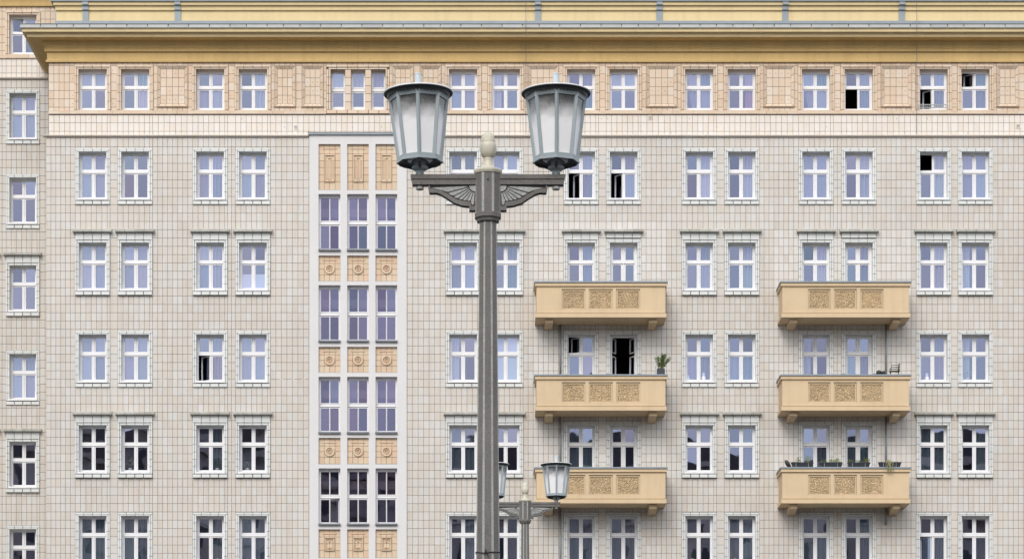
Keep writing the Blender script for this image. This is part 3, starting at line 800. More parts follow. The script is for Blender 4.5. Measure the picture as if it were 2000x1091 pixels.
# ---- string courses
def course(name, prof, x0, x1, material, n=0, parent=None, bl=None, ret=True, yo=0.0):
    """moulding along the front with a return at its left end; prof = (d, z) from bottom to top; n > 0 cuts it into pieces"""
    mb = MB()
    if n:
        w_ = (x1 - x0) / n
        for k in range(n):
            mb.prism([(yo - d, z) for d, z in prof], 'x', x0 + w_ * k + (.004 if k else 0), x0 + w_ * (k + 1) - .004)
    else:
        for (d0, z0), (d1, z1) in zip(prof, prof[1:]):
            mb.quad((x0 - d0, yo - d0, z0), (x1, yo - d0, z0), (x1, yo - d1, z1), (x0 - d1, yo - d1, z1))
            if ret: mb.quad((x0 - d0, 3.75, z0), (x0 - d0, yo - d0, z0), (x0 - d1, yo - d1, z1), (x0 - d1, 3.75, z1))
    return part(mb, name, material, parent=parent, bl=bl)
for a, b in ((95, 637.3), (760.7, XR)):
    n = round((b - a) / 20.5)
    course('sill_course', [(-.02, Z(223.4)), (.055, Z(223.2)), (.06, Z(217.6)), (.0, Z(216.9)), (-.02, Z(216.9))], X(a), X(b), M['tile_peach'], n)
for a, b in ((84.5, 603), (795.8, XR)):
    course('string_course', [(-.02, Z(268.4)), (.05, Z(268)), (.10, Z(266.6)), (.11, Z(265.2)), (.03, Z(263.8)), (-.02, Z(263.8))], X(a), X(b), M['tile_band'], round((b - a) / 48))

# ---- cornice (depths in metres, heights from apparent photo rows)
def zz(py, d): return Z(py, d)
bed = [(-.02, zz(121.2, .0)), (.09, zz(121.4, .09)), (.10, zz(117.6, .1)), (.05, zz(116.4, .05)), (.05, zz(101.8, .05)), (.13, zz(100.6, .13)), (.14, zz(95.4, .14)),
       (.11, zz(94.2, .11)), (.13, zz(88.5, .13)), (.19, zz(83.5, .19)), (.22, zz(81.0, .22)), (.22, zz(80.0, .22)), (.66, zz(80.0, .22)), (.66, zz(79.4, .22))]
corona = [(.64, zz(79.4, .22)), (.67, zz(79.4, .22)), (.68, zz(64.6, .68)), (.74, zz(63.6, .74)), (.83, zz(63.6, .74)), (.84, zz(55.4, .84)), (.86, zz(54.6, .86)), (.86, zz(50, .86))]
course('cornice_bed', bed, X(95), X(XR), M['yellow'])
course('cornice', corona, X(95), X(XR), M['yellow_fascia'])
mb = MB()
gx = [X(38.5, .91)]; step = 40.3 * U * .99
while gx[-1] < X(XR): gx.append(gx[-1] + step * random.choice((1, 1, 1, .8)))
for a, b in zip(gx, gx[1:]):
    q = MB(); q.box(-(b - a) / 2 + .013, (b - a) / 2 - .013, -.91, -.76, 0, Z(47.4, .91) - Z(54.0, .91))
    put('gutter_panel', q.mesh('gutter_panel', M['zinc_pale']), B, ((a + b) / 2 - BL[0], -BL[1], Z(54.0, .91) - BL[2]))
mb = MB()
mb.box(X(38.5, .91), X(38.5, .91) + .15, -.76, 3.7, Z(54, .91), Z(47.4, .91)); part(mb, 'side_gutter', M['zinc_pale'])
mb = MB()
mb.box(X(37.6, .93), X(XR), -.93, 3.7, Z(47.4, .91) + .003, Z(46.3, .91) + .003)
part(mb, 'gutter_lip', M['zinc_dark'])
mb = MB()
PD = -.25
mb.box(X(108, PD), X(XR), -PD - .06, -PD + .4, Z(48, PD), Z(41.8, PD)); part(mb, 'flashing', M['zinc'])
mb = MB()
mb.box(X(110, PD), X(XR), -PD, -PD + .5, Z(41.8, PD) + .002, Z(21.2, PD))
mb.box(X(108.6, PD), X(XR), -PD - .07, -PD + .5, Z(21.2, PD), Z(12.6, PD))
mb.box(X(105, PD), X(XR), -PD - .16, -PD + .5, Z(12.6, PD), Z(6.2, PD))
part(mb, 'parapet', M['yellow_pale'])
mb = MB(); mb.box(X(100.5, PD), X(XR), -PD - .24, -PD + .7, Z(6.2, PD) + .002, Z(2.6, PD)); part(mb, 'coping', M['zinc'])
st_ = MB()
st_.box(-5.9 * U, 5.9 * U, -.05, 0, Z(42, PD) - Z(21.2, PD), 0)
st_.box(-5.9 * U, 5.9 * U, -.12, -.07, 0, Z(12.6, PD) - Z(21.2, PD) - .002); st_.box(-5.9 * U, 5.9 * U, -.21, -.16, Z(12.6, PD) - Z(21.2, PD), Z(6.2, PD) - Z(21.2, PD) - .002)
sm = st_.mesh('strap', M['zinc'])
for cx in (167.5, 347.5, 1050.7, 1287.7, 1533.5, 1761):
    put('strap', sm, B, (X(cx, PD) - BL[0], -PD - BL[1], Z(21.2, PD) - BL[2]))
for a, b in ((108, 226), (480, 974), (1866, XR)):
    d = -3.0; mb = MB()
    mb.box(X(a, d), X(b, d), -d, 9, Z(60, d), Z(-7 if a > 1000 else -4, d))
    part(mb, 'roof_housing', M['zinc'])
mb = MB(); mb.box(X(100), X(XR) - .31, .4, 13.7, Z(62), Z(52)); part(mb, 'roof', M['zinc_dark'])

# lightning cables and vents
mb = MB()
for cx in (1027, 1790.5):
    for (t0, d0), (t1, d1) in (((6, -.05), (42, -.05)), ((48, .96), (71, .90)), ((88, .22), (101, .18)), ((101, .16), (262, .13))):
        mb.tube([(X(cx, d0), -d0, Z(t0, d0)), (X(cx, d1), -d1, Z(t1, d1))], .009, 5)
part(mb, 'lightning_cable', M['zinc_dark'])
va = MB(); va.tile(-4.2 * U, 4.2 * U, -4.6 * U, 4.6 * U, 0, -.02, .4 * U); va.cur = 1
for i in range(4):
    for j in range(4): va.box((-2.9 + 1.6 * i) * U, (-1.9 + 1.6 * i) * U, -.022, -.019, (-2.9 + 1.6 * j) * U, (-1.9 + 1.6 * j) * U)
vm = va.mesh('air_vent', [M['tile_band'], M['black']])
for px, py in ((578, 248.5), (1270, 229.8), (1988.5, 246.5)):
    put('air_vent', vm, B, (X(px) - BL[0], -BL[1], Z(py) - BL[2]))
# anchor plugs left in the attic tiles
mb = MB()
def plug(px, py, d=.002):
    n = 6; i = len(mb.v)
    mb.poly([(X(px) + .016 * math.cos(a), -d, Z(py) + .016 * math.sin(a)) for a in [2 * math.pi * k / n for k in range(n)]])
for a, b in PANELS:
    nc = max(2, round((b - a - 12.8) / 11.6)); cw = (b - a - 12.8) / nc
    for j in range(4):
        if random.random() < .55:
            for i in range(nc):
                if random.random() < .75: plug(a + 6.4 + (i + .5) * cw, 128.6 + 6.6 + 17 * (j + .5), -.002)
for cx in COLS:
    for s in (-1, 1):
        for py in (138, 154, 187, 203):
            if random.random() < .4: plug(cx + s * 39, py)
for _ in range(26): plug(random.uniform(100, 1990), random.choice((232, 248, 260)))
tag(part(mb, 'anchor_plugs', M['zinc_dark']), kind='stuff')
# pale repair joint across the third storey
mb = MB()
x = 95.0
while x < 2000:
    l = random.uniform(2, 7)
    if not any(c[0] - 1 < x + l and x < c[1] + 1 and c[2] < 740.4 < c[3] for c in clear) and random.random() < .8 and not (1040 < x < 1306 or 1514 < x < 1782):
        mb.box(X(x), X(x + l), -.004, .012, Z(740.4 + random.uniform(.2, .7)), Z(740.4 - random.uniform(.2, .7)))
    x += l + random.uniform(.5, 3)
tag(part(mb, 'repair_joint', M['plaster']), kind='stuff')

# ---- balconies
BD = 1.31
def balcony(px0, px1, panels, brackets, ytop):
    """front edges and panels in apparent photo px; ytop = apparent row of the coping's top edge"""
    f = lambda p: X(p, BD); zt = lambda t: Z(ytop + t, BD)
    x0, x1 = f(px0), f(px1)
    bl = BL
    o = MB()
    yb, yf = -BD + .14, -BD
    pz0, pz1 = zt(53.8), zt(14.6)
    ps = [(f(a), f(b)) for a, b in panels]
    o.box(x0, x1, yf, yb, pz1, zt(9.2)); o.box(x0, x1, yf, yb, zt(60.9), pz0); o.box(x0 + .05, x1 - .05, yf + .06, yb, zt(62.2), zt(60.9))
    cuts = [x0] + [v for p in ps for v in p] + [x1]
    for a, b in zip(cuts[::2], cuts[1::2]): o.box(a, b, yf, yb, pz0, pz1)
    o.box(x0, x0 + .14, yb, .005, zt(62), zt(9.2)); o.box(x1 - .14, x1, yb, .005, zt(62), zt(9.2))     # sides
    o.box(x0 - .04, x1 + .04, yf - .045, .006, zt(70.2), zt(62.2))                                        # floor slab
    o.box(x0 - .055, x1 + .055, yf - .06, yb + .02, zt(9.2), zt(3)); o.box(x0 - .055, x0 + .16, yb + .02, .004, zt(9.2), zt(3)); o.box(x1 - .16, x1 + .055, yb + .02, .004, zt(9.2), zt(3))
    for a, b in ps:                                                                                        # stepped recess
        i = 3.0 * U
        for k, (p, q, r, s) in enumerate((((a, pz0), (b, pz0), (b - i, pz0 + i * .8), (a + i, pz0 + i * .8)), ((b, pz0), (b, pz1), (b - i, pz1 - i * 1.2), (b - i, pz0 + i * .8)),
                                          ((b, pz1), (a, pz1), (a + i, pz1 - i * 1.2), (b - i, pz1 - i * 1.2)), ((a, pz1), (a, pz0), (a + i, pz0 + i * .8), (a + i, pz1 - i * 1.2)))):
            o.quad((p[0], yf + .045, p[1]), (q[0], yf + .045, q[1]), (r[0], yf + .045, r[1]), (s[0], yf + .045, s[1]))
            o.quad((p[0], yf, p[1]), (q[0], yf, q[1]), (q[0], yf + .045, q[1]), (p[0], yf + .045, p[1]))
            o.quad((s[0], yf + .045, s[1]), (r[0], yf + .045, r[1]), (r[0], yf + .10, r[1]), (s[0], yf + .10, s[1]))
    bo = part(o, 'balcony', M['balc'])
    c = MB()
    c.box(x0 - .085, x1 + .085, yf - .10, yb + .05, zt(3) + .002, zt(0)); c.box(x0 - .085, x0 + .19, yb + .05, .003, zt(3) + .002, zt(0)); c.box(x1 - .19, x1 + .085, yb + .05, .003, zt(3) + .002, zt(0))
    part(c, 'coping', M['zinc'], parent=bo)
    for a, b in ps:
        r = MB(); i = 3.0 * U; xa, xb, za, zb = a + i, b - i, pz0 + i * .8, pz1 - i * 1.2
        nx, nz = 44, 34
        for p in range(nx + 1):
            for q in range(nz + 1):
                e = 0 if p in (0, nx) or q in (0, nz) else 1
                r.v.append((xa + (xb - xa) * (p + e * random.uniform(-.4, .4)) / nx, yf + .085 - e * random.choice((0, .004, .012, .026, .030)), za + (zb - za) * (q + e * random.uniform(-.4, .4)) / nz))
        for p in range(nx):
            for q in range(nz):
                k = p * (nz + 1) + q; r.f.append((k, k + nz + 1, k + nz + 2, k + 1)); r.m.append(0)
        part(r, 'roughcast_panel', M['rough'], parent=bo)
    for a, b in brackets:
        r = MB(); bd = 1.12
        z1 = zt(70.2) + .002
        r.prism([(.004, z1), (-bd, z1), (-bd, Z(ytop + 80.3, bd)), (.004, Z(ytop + 95, 0))][::-1], 'x', X(a, bd), X(b, bd))
        part(r, 'bracket', M['balc'], parent=bo)
    return bo
MIDP = [(1097.4, 1143.2), (1150.2, 1196.6), (1203.8, 1250.4)]; RGTP = [(1578.6, 1621.8), (1628.8, 1673.2), (1680.4, 1725)]
BTOP = [549.6, 731.2, 911.9]
for t in BTOP:
    balcony(1048, 1299.4, MIDP, [(1065, 1080), (1268, 1283)], t)
    balcony(1528, 1775.4, RGTP, [(1543, 1557.4), (1744, 1758)], t)
# downpipes between balconies
for cx, segs in ((1094.2, ((634, 700 + 40), (815, 920), (993, 1150))), (1729.6, ((634, 740), (815, 920), (993, 1022)))):
    for t0, t1 in segs:
        mb = MB(); mb.tube([(X(cx), -.09, Z(t0)), (X(cx), -.09, Z(t1))], .036, 10)
        for t in (t0 + 25, t0 + 75):
            if t < t1: mb.tube([(X(cx), -.09, Z(t)), (X(cx), -.09, Z(t + 1.4))], .046, 10); mb.box(X(cx) - .012, X(cx) + .012, -.07, .013, Z(t + 1.2), Z(t + .2))
        if t1 == 1022: mb.tube([(X(cx), -.09, Z(t1 - 2)), (X(cx), -.09, Z(t1 + 2))], .05, 10)
        part(mb, 'downpipe', M['pipe'], smooth=True)
# guard rail on one attic window
mb = MB(); cx = 1822
for t in (206.6, 212.2): mb.tube([(X(cx - 28), -.12, Z(t)), (X(cx + 28), -.12, Z(t))], .016, 6)
for k in range(15): mb.tube([(X(cx - 28 + 4 * k), -.12, Z(206.6)), (X(cx - 28 + 4 * k), -.12, Z(212.2))], .010, 5)
for s in (-28, 28): mb.tube([(X(cx + s), -.12, Z(206.6)), (X(cx + s), .0, Z(206.6))], .014, 5)
part(mb, 'window_guard', M['zinc_pale'])

# ================================================================== wing behind on the left
WS = 3.6
sx = lambda p: X(p, -WS); sz = lambda p: Z(p, 0.0)       # heights as on the main front: same storeys
WL = (sx(20), WS, TER)
W = empty('apartment_building', WL, 'taller tiled wing set back at the left edge behind the ochre cornice end', 'building')
wx = [44.8, -36.6]; wholes = []; wclear = []
kx = lambda p: VX + (p - VX) * (D + WS) / D              # apparent px -> px-units on the main plane scale
WROWS = [('attic', -32.6, {0: 'tilt'}, None), ('plain', 126, {}, 'sheer'), ('plain', 296.8, {}, None), ('hooded', 474, {}, None), ('plain', 653, {}, 'sheer'), ('hooded', 830, {}, None), ('plain', 1006.8, {}, None)]
for i, px in enumerate(wx):
    for style, ty, op, cur in WROWS:
        kind = 'attic' if style == 'attic' else 'regular'
        cxp = kx(px)
        window(W, WL, sx(px), Z(ty), kind, style, op if i == 0 else {}, cur, y=WS, hood=style == 'hooded')
        t = WT[kind]
        wholes.append((sx(px) - t['hw'] * U, sx(px) + t['hw'] * U, Z(ty + t['h']), Z(ty)))
        wclear.append((cxp - t['hw'] - 7.2, cxp + t['hw'] + 7.2, ty + (-19 if style == 'hooded' else -7.4), ty + t['h'] + 8))
wl = {'tile': [], 'tile_band': [], 'tile_peach': []}
we = [v for px in wx for v in (kx(px) - 34, kx(px) + 34)]
XW0, XW1 = -190.0, 132.0
r2 = [98.5]
while r2[-1] < 1150: r2.append(r2[-1] + 16.18)
for a, b in strips(we, XW0, XW1):
    for t0, t1 in zip(r2, r2[1:]):
        c = cut(a, b, t0, t1, wclear)
        if c: wl['tile'].append(c)
    for t0, t1 in ((56, 71), (71, 85), (85, 93)):
        c = cut(a, b, t0, t1, wclear)
        if c: wl['tile_band'].append(c)
    for t0, t1 in zip((-49, -40, -24, -8, 8, 24, 40), (-40, -24, -8, 8, 24, 40, 49)):
        c = cut(a, b, t0, t1, wclear)
        if c: wl['tile_peach'].append(c)
tiles_of(wl, 300, W, WL, y=WS)
mb = MB(); holes_wall(mb, X(XW0), X(XW1), Z(1150), Z(-60), WS + .013, wholes); part(mb, 'wall', M['mortar'], parent=W, bl=WL)
mb = MB(); mb.box(X(XW0), X(XW1), WS, WS + .4, TER, Z(1150) - .003); mb.box(X(XW0) - .3, X(XW0), WS, 14, TER, Z(-60)); mb.box(X(XW1), X(XW1) + .3, WS + .1, 14, TER, Z(-60)); mb.box(X(XW0), X(XW1), 13.7, 14, TER, Z(-60))
part(mb, 'side_wall', M['tile'], parent=W, bl=WL)
mb = MB()
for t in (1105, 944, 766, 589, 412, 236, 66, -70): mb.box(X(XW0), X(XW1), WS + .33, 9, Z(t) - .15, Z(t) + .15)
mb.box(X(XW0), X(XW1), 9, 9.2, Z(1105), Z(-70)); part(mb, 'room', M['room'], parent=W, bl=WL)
course('sill_course', [(-.02, Z(56)), (.055, Z(55.8)), (.06, Z(50)), (0, Z(49.2)), (-.02, Z(49.2))], X(XW0), X(XW1) - .01, M['tile_peach'], 15, W, WL, yo=WS)
course('string_course', [(-.02, Z(98.4)), (.05, Z(98)), (.1, Z(96.4)), (.11, Z(94.6)), (.03, Z(93.2)), (-.02, Z(93.2))], X(XW0), X(XW1) - .01, M['tile_band'], 8, W, WL, yo=WS)
wp = [(-.02, Z(-49)), (.09, Z(-49)), (.10, Z(-53)), (.05, Z(-54)), (.05, Z(-69)), (.13, Z(-70)), (.14, Z(-76)), (.22, Z(-88)), (.75, Z(-89)), (.79, Z(-112)), (.0, Z(-116))]
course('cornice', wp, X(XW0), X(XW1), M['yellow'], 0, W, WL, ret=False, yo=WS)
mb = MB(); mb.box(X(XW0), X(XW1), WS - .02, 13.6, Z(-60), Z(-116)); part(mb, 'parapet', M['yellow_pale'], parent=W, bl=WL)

# ================================================================== opposite block (mirrored in the lower windows)
OB = empty('apartment_building', (0, -150, 0), 'block across the street, seen only as dark mirror images in the lower window panes', 'building')
mb = MB(); mb.box(-95, -17, -8, 0, 0, 43.0); mb.box(-17, 95, -8, 0, 0, 40.0)
mb.build('wall', M['opp'], OB)
mb = MB()
for x0, x1, h in ((-95, -17, 43.0), (-17, 95, 40.0)):
    mb.box(x0, x1, .0, .9, h - .6, h + .1); mb.box(x0, x1, .0, .4, h - 4.6, h - 4.2); mb.box(x0, x1, .0, .3, h - 9.6, h - 9.3)
mb.build('cornice', M['opp_trim'], OB)
mb = MB(); mb.prism([(-95.5, 43.0), (-16, 43.0), (-20, 45.6), (-90, 45.6)], 'y', -8, -.5); mb.prism([(-17, 40.0), (95.5, 40.0), (88, 43), (62, 42), (40, 43.6), (28, 41.6), (14, 43.2), (-10, 42.4)], 'y', -8, -.5)
mb.build('roof', M['opp_roof'], OB)
mb = MB()
for i in range(50):
    for j in range(11):
        x = -92 + i * 3.75; z = 3 + j * 3.6
        if -18.5 < x < -15.5: continue
        mb.box(x - .65, x + .65, .0, .06, z, z + 2.0)
tag(mb.build('windows', M['opp_pane'], OB), kind='stuff')

# ================================================================== street lamps
def lamp(label):
    """two-armed candelabra; local origin at the foot, built to a height of 12 m at the finial"""
    PXM = (D - 68.0) / F                                   # metres per photo px at the near lamp (32 m away)
    H = lambda py: CZ + (VY - py) * PXM                    # height above ground of a photo row at the lamp's axis
    o = empty('street_lamp', (0, 0, 0), label, 'street lamp', 'two-armed street lamps')
    pm = PXM
    def facet(r, cut_=.14):                                # octagon with narrow chamfered edges, flat side to the front
        pts = []
        for k in range(8):
            a = R(22.5 + 45 * k)
            for s in (-1, 1):
                b = a + s * cut_ * R(45) * .9
                rr = r / math.cos(R(22.5)) * (.985)
                pts.append((rr * math.cos(b), rr * math.sin(b)))
        return pts
    def facet_loft(mb, levels):
        rings = []
        for r, z in levels:
            i = len(mb.v); pts = facet(r); mb.v += [(x, y, z) for x, y in pts]; rings.append(i)
        n = 16
        for a, b in zip(rings, rings[1:]):
            for k in range(n):
                mb.f.append((a + k, a + (k + 1) % n, b + (k + 1) % n, b + k))
                mb.m.append(0 if k % 2 else mb.cur)
        mb.f.append(tuple(rings[-1] + k for k in range(n))); mb.m.append(0)
        mb.f.append(tuple(rings[0] + k for k in range(n - 1, -1, -1))); mb.m.append(0)
    m = MB(); m.cur = 1
    rt, rb_ = 16.4 * pm, 21.6 * pm
    m2 = [(rb_ + (rb_ - rt) / (1000 - 440) * (VY + CZ / pm - 1000), 0.9), (rb_, H(1000)), (rt, H(436)), (rt, H(432))]
    facet_loft(m, m2)
    po = m.build('pole', [M['concrete'], M['concrete_lt']], o)
    m = MB(); m.lathe([(.46, 0), (.46, .25), (.40, .32), (.36, .9), (.30, .95)], 8, ph=R(22.5)); m.build('pedestal', M['concrete'], o)
    m = MB(); m.cur = 1; facet_loft(m, [(24.0 * pm, H(418.5)), (24.2 * pm, H(341))]); m.build('collar', [M['concrete'], M['concrete_lt']], o)
    m = MB(); facet_loft(m, [(20.5 * pm, H(434)), (21.8 * pm, H(428.5)), (21.8 * pm, H(428)), (24.8 * pm, H(427)), (25.2 * pm, H(419)), (24.0 * pm, H(418))]); m.build('collar_ring', M['concrete'], o)
    m = MB(); m.tube([(0, -24.1 * pm - .004, H(357)), (0, -24.1 * pm + .01, H(357))], .016, 12); m.build('bolt_hole', M['black'], o)
    # finial
    m = MB(); facet_loft(m, [(25.5 * pm, H(341)), (27.2 * pm, H(337)), (27.2 * pm, H(334)), (25.5 * pm, H(332.5))]); fo = m.build('finial', M['finial'], o)
    m = MB(); m.lathe([(19 * pm, H(332.6)), (14.5 * pm, H(330)), (11.2 * pm, H(325)), (9.4 * pm, H(319)), (8.4 * pm, H(313)), (8.8 * pm, H(311.5)), (9.2 * pm, H(309.5)), (7.6 * pm, H(308.5))], 24); m.build('finial_neck', M['finial'], fo, smooth=True)
    m = MB(); m.lathe([(7.4 * pm, H(309)), (11.2 * pm, H(306.5)), (14.6 * pm, H(301)), (16.4 * pm, H(293.5)), (16.6 * pm, H(287)), (15.9 * pm, H(281.5)), (14.6 * pm, H(280))], 32); m.build('finial_cup', M['finial'], fo, smooth=True)
    m = MB()
    lv = [(14.8, 281), (14.8, 277.6), (14.4, 274.2), (13.6, 270.8), (12.3, 267.4), (10.5, 264), (8.2, 261), (5.2, 258.6), (1.2, 257.2)]
    n = 20
    for q, (r, t) in enumerate(lv):                         # scaled cone: alternate bumps
        for k in range(n):
            a = 2 * math.pi * (k + .5 * (q % 2)) / n
            rr = r * (1.007 if (k + q) % 2 else .993)
            m.v.append((rr * pm * math.cos(a), rr * pm * math.sin(a), H(t)))
    for q in range(len(lv) - 1):
        for k in range(n): m.f.append((q * n + k, q * n + (k + 1) % n, (q + 1) * n + (k + 1) % n, (q + 1) * n + k)); m.m.append(0)
    m.f.append(tuple((len(lv) - 1) * n + k for k in range(n))); m.m.append(0)
    m.build('finial_cone', M['finial'], fo)
    # arms and fan brackets
    for s in (-1, 1):
        m = MB()
        hw = .074
        def slab(x0, x1, x2, z0, z1, w_):                  # tapering end
            pts = [(s * x0, z0), (s * x1, z0), (s * x2, z1), (s * x0, z1)]
            m.prism(pts if s > 0 else pts[::-1], 'y', -w_, w_)
        slab(23 * pm, 149.4 * pm, 151.2 * pm, H(352), H(343.4), hw)
        slab(23 * pm, 147.6 * pm, 149.0 * pm, H(362.6), H(352) - .001, hw - .012)
        m.build('arm', M['concrete'], o)
        # S-curved bracket
        cur = [(116.8, 366), (114, 378.6), (101, 378.4), (92, 381), (78, 389.6), (65, 398.4), (49, 403.4), (37, 404.4), (36.5, 406.5), (36.5, 412.6), (24, 412.6)]
        inn = [(113.5, 363), (112.8, 371), (101, 371.6), (91, 374), (78, 381.6), (65, 390), (50, 394.6), (34, 396.4), (33, 404), (24, 405)]
        m = MB()
        P = lambda q: (s * q[0] * pm, H(q[1]))
        out_ = cur + [(24, 362.8), (116.8, 362.8)]
        pts = [P(q) for q in out_]
        m.prism(pts if s < 0 else pts[::-1], 'y', -.022, .022)
        for a, b, c, d in zip(cur, cur[1:], inn + inn[-1:], inn[1:] + inn[-1:]):   # heavy lower rim
            q = [P(a), P(b), P(d), P(c)]
            if abs((q[0][0] - q[2][0]) * (q[1][1] - q[3][1]) - (q[0][1] - q[2][1]) * (q[1][0] - q[3][0])) < 1e-6: continue
            m.prism(q if s < 0 else q[::-1], 'y', -.052, .052)
        br = m.build('bracket', M['concrete'], o)
        c0 = (24.5, 363.6)
        angs = [2, 15, 26.5, 37.5, 48.5, 60, 72.5, 87]
        def reach(a):
            dx, dy = math.cos(R(a)), math.sin(R(a)); best = 200
            for (ax, ay), (bx_, by) in zip(inn, inn[1:]):
                ex, ey = bx_ - ax, by - ay; det = dx * (-ey) - dy * (-ex)
                if abs(det) < 1e-9: continue
                t = ((ax - c0[0]) * (-ey) - (ay - c0[1]) * (-ex)) / det; u = (dx * (ay - c0[1]) - dy * (ax - c0[0])) / det
                if 0 <= u <= 1 and t > 3: best = min(best, t)
            return min(best, 92)
        for a0, a1 in zip(angs, angs[1:]):
            g0, g1 = a0 + .8, a1 - .8
            ring = []
            am = (a0 + a1) / 2
            for a, k in ((g0, .93), (g0 * .8 + am * .2, .97), (am, 1.0), (g1 * .8 + am * .2, .97), (g1, .93)):
                r_ = reach(a) * k - .8
                ring.append((c0[0] + r_ * math.cos(R(a)), c0[1] + r_ * math.sin(R(a))))
            base = [(c0[0] + 13.4 * math.cos(R(a)), c0[1] + 13.4 * math.sin(R(a))) for a in (g1 - .6, am, g0 + .6)]
            outl = [P(q) for q in ring + base]
            cxm = sum(q[0] for q in outl) / len(outl); czm = sum(q[1] for q in outl) / len(outl)
            m = MB()
            for ys in (-1, 1):
                inner = [(cxm + (q[0] - cxm) * .86, czm + (q[1] - czm) * .86) for q in outl]
                n = len(outl)
                for k in range(n):
                    k2 = (k + 1) % n
                    m.quad((outl[k][0], ys * .021, outl[k][1]), (outl[k2][0], ys * .021, outl[k2][1]), (inner[k2][0], ys * .042, inner[k2][1]), (inner[k][0], ys * .042, inner[k][1]))
                m.poly([(q[0], ys * .042, q[1]) for q in inner])
            m.build('petal', M['concrete_lt'], br)
        m = MB()
        hub = [c0] + [(c0[0] + 12.2 * math.cos(R(a)), c0[1] + 12.2 * math.sin(R(a))) for a in range(0, 91, 15)]
        hp = [P(q) for q in hub]; m.prism(hp if s < 0 else hp[::-1], 'y', -.044, .044); m.build('hub', M['concrete_lt'], br)
        # lantern
        lx = (817 - 953 if s < 0 else 1084 - 953) * pm
        lx = s * 133 * pm
        m = MB(); m.lathe([(8.0 * pm, H(344)), (8.0 * pm, H(334.5)), (9.5 * pm, H(334)), (16 * pm, H(330.5)), (16.8 * pm, H(325)), (16.8 * pm, H(316)), (14 * pm, H(314))], 20, lx)
        for a in range(4):
            an = R(45 + 90 * a); m.tube([(lx + 7.5 * pm * math.cos(an), 7.5 * pm * math.sin(an), H(340)), (lx + 10.4 * pm * math.cos(an), 10.4 * pm * math.sin(an), H(340))], .009, 6)
        m.build('lamp_stem', M['lamp_metal'], o)
        m = MB(); m.lathe([(3 * pm, H(371.6)), (7.0 * pm, H(370.6)), (7.8 * pm, H(368.4)), (7.0 * pm, H(366.4)), (6 * pm, H(362.4))], 18, lx); m.build('arm_nut', M['concrete_lt'], o, smooth=True)
        lo = bpy.data.objects.new('lantern', None); COL.objects.link(lo); lo.parent = o; lo.empty_display_size = .2
        zb0, zt0 = H(315), H(191)
        lo.location = (lx, 0, zb0)
        if s < 0: lo.rotation_euler = (0, R(-1.3), 0)
        h = zt0 - zb0; Rt, Rb = 57.6 * pm, 43.2 * pm
        ang = [R(-90 + 45 * k) for k in range(8)]
        V = lambda r, k, z: Vector((r * math.cos(ang[k % 8]), r * math.sin(ang[k % 8]), z))
        fr = MB()
        for k in range(8):                                 # corner bars
            a, b = V(Rb, k, .02), V(Rt, k, h - .01)
            t = Vector((-math.sin(ang[k]), math.cos(ang[k]), 0)) * 3.7 * pm; n_ = Vector((math.cos(ang[k]), math.sin(ang[k]), 0))
            tw = 1 - .35 * 0
            i = len(fr.v)
            for p, sc_ in ((a, 1.0), (b, 1.0)):
                e0 = p - t * sc_ - n_ * .012; e1 = p - t * sc_ * .25 + n_ * .010; e2 = p + t * sc_ * .25 + n_ * .010; e3 = p + t * sc_ - n_ * .012; e4 = p + t * sc_ - n_ * .034; e5 = p - t * sc_ - n_ * .034
                fr.v += [tuple(e) for e in (e0, e1, e2, e3, e4, e5)]
            for q in range(6): fr.f.append((i + q, i + (q + 1) % 6, i + 6 + (q + 1) % 6, i + 6 + q)); fr.m.append(0)
        for (r0, r1, z0, z1) in ((Rb + .008, Rb + .012, -.004, .040), (Rb + .018, Rb + .018, -.022, -.004), (Rt - .002, Rt + .012, h - .04, h + .012)):   # rings
            for k in range(8):
                th = .022
                q = [V(r0, k, z0), V(r0, k + 1, z0), V(r1, k + 1, z1), V(r1, k, z1)]; p = [V(r0 - th, k, z0), V(r0 - th, k + 1, z0), V(r1 - th, k + 1, z1), V(r1 - th, k, z1)]
                fr.quad(*[tuple(e) for e in q]); fr.quad(*[tuple(e) for e in p[::-1]])
                fr.quad(tuple(p[0]), tuple(p[1]), tuple(q[1]), tuple(q[0])); fr.quad(tuple(q[3]), tuple(q[2]), tuple(p[2]), tuple(p[3]))
        fr.build('lantern_frame', M['lamp_metal'], lo)
        for k in range(8):
            pn = MB()
            c_ = lambda r, z: (V(r - .016, k, z), V(r - .016, k + 1, z))
            a, b = c_(Rb, .035); c, d = c_(Rt, h - .035)
            pn.quad(tuple(a), tuple(b), tuple(d), tuple(c)); pn.build('pane', M['opal'], lo)
        bt = MB()                                          # bottom tray: dark metal, two opal lights at the front
        for k in range(8):
            bt.cur = 1 if k in (0, 7) else 0
            a, b = V(Rb - .004, k, -.03), V(Rb - .004, k + 1, -.03); c, d = V(.075, k + 1, -.075), V(.075, k, -.075)
            if k in (0, 7):
                e = [x_.lerp(y_, .10) for x_, y_ in ((a, d), (b, c))]; f_ = [x_.lerp(y_, .82) for x_, y_ in ((a, d), (b, c))]
                bt.cur = 0
                bt.quad(tuple(a), tuple(b), tuple(e[1]), tuple(e[0])); bt.quad(tuple(f_[0]), tuple(f_[1]), tuple(c), tuple(d))
            else: bt.quad(tuple(a), tuple(b), tuple(c), tuple(d))
        for k in (0, 2, 4, 6):
            bt.cur = 0; a, b = V(Rb - .02, k, -.03), V(.08, k, -.072); bt.tube([tuple(a - Vector((0, 0, .008))), tuple(b - Vector((0, 0, .012)))], .016, 5)
        bt.build('lantern_tray', [M['lamp_dark'], M['opal']], lo)
        cp = MB(); Rc = 67.4 * pm; zc = H(182.5) - zb0
        cp.lathe([(Rt - .04, h + .004), (Rt + .012, h + .006), (Rc - .03, zc - .010), (Rc - .002, zc - .014), (Rc + .002, zc - .006)], 48); cp.cur = 0
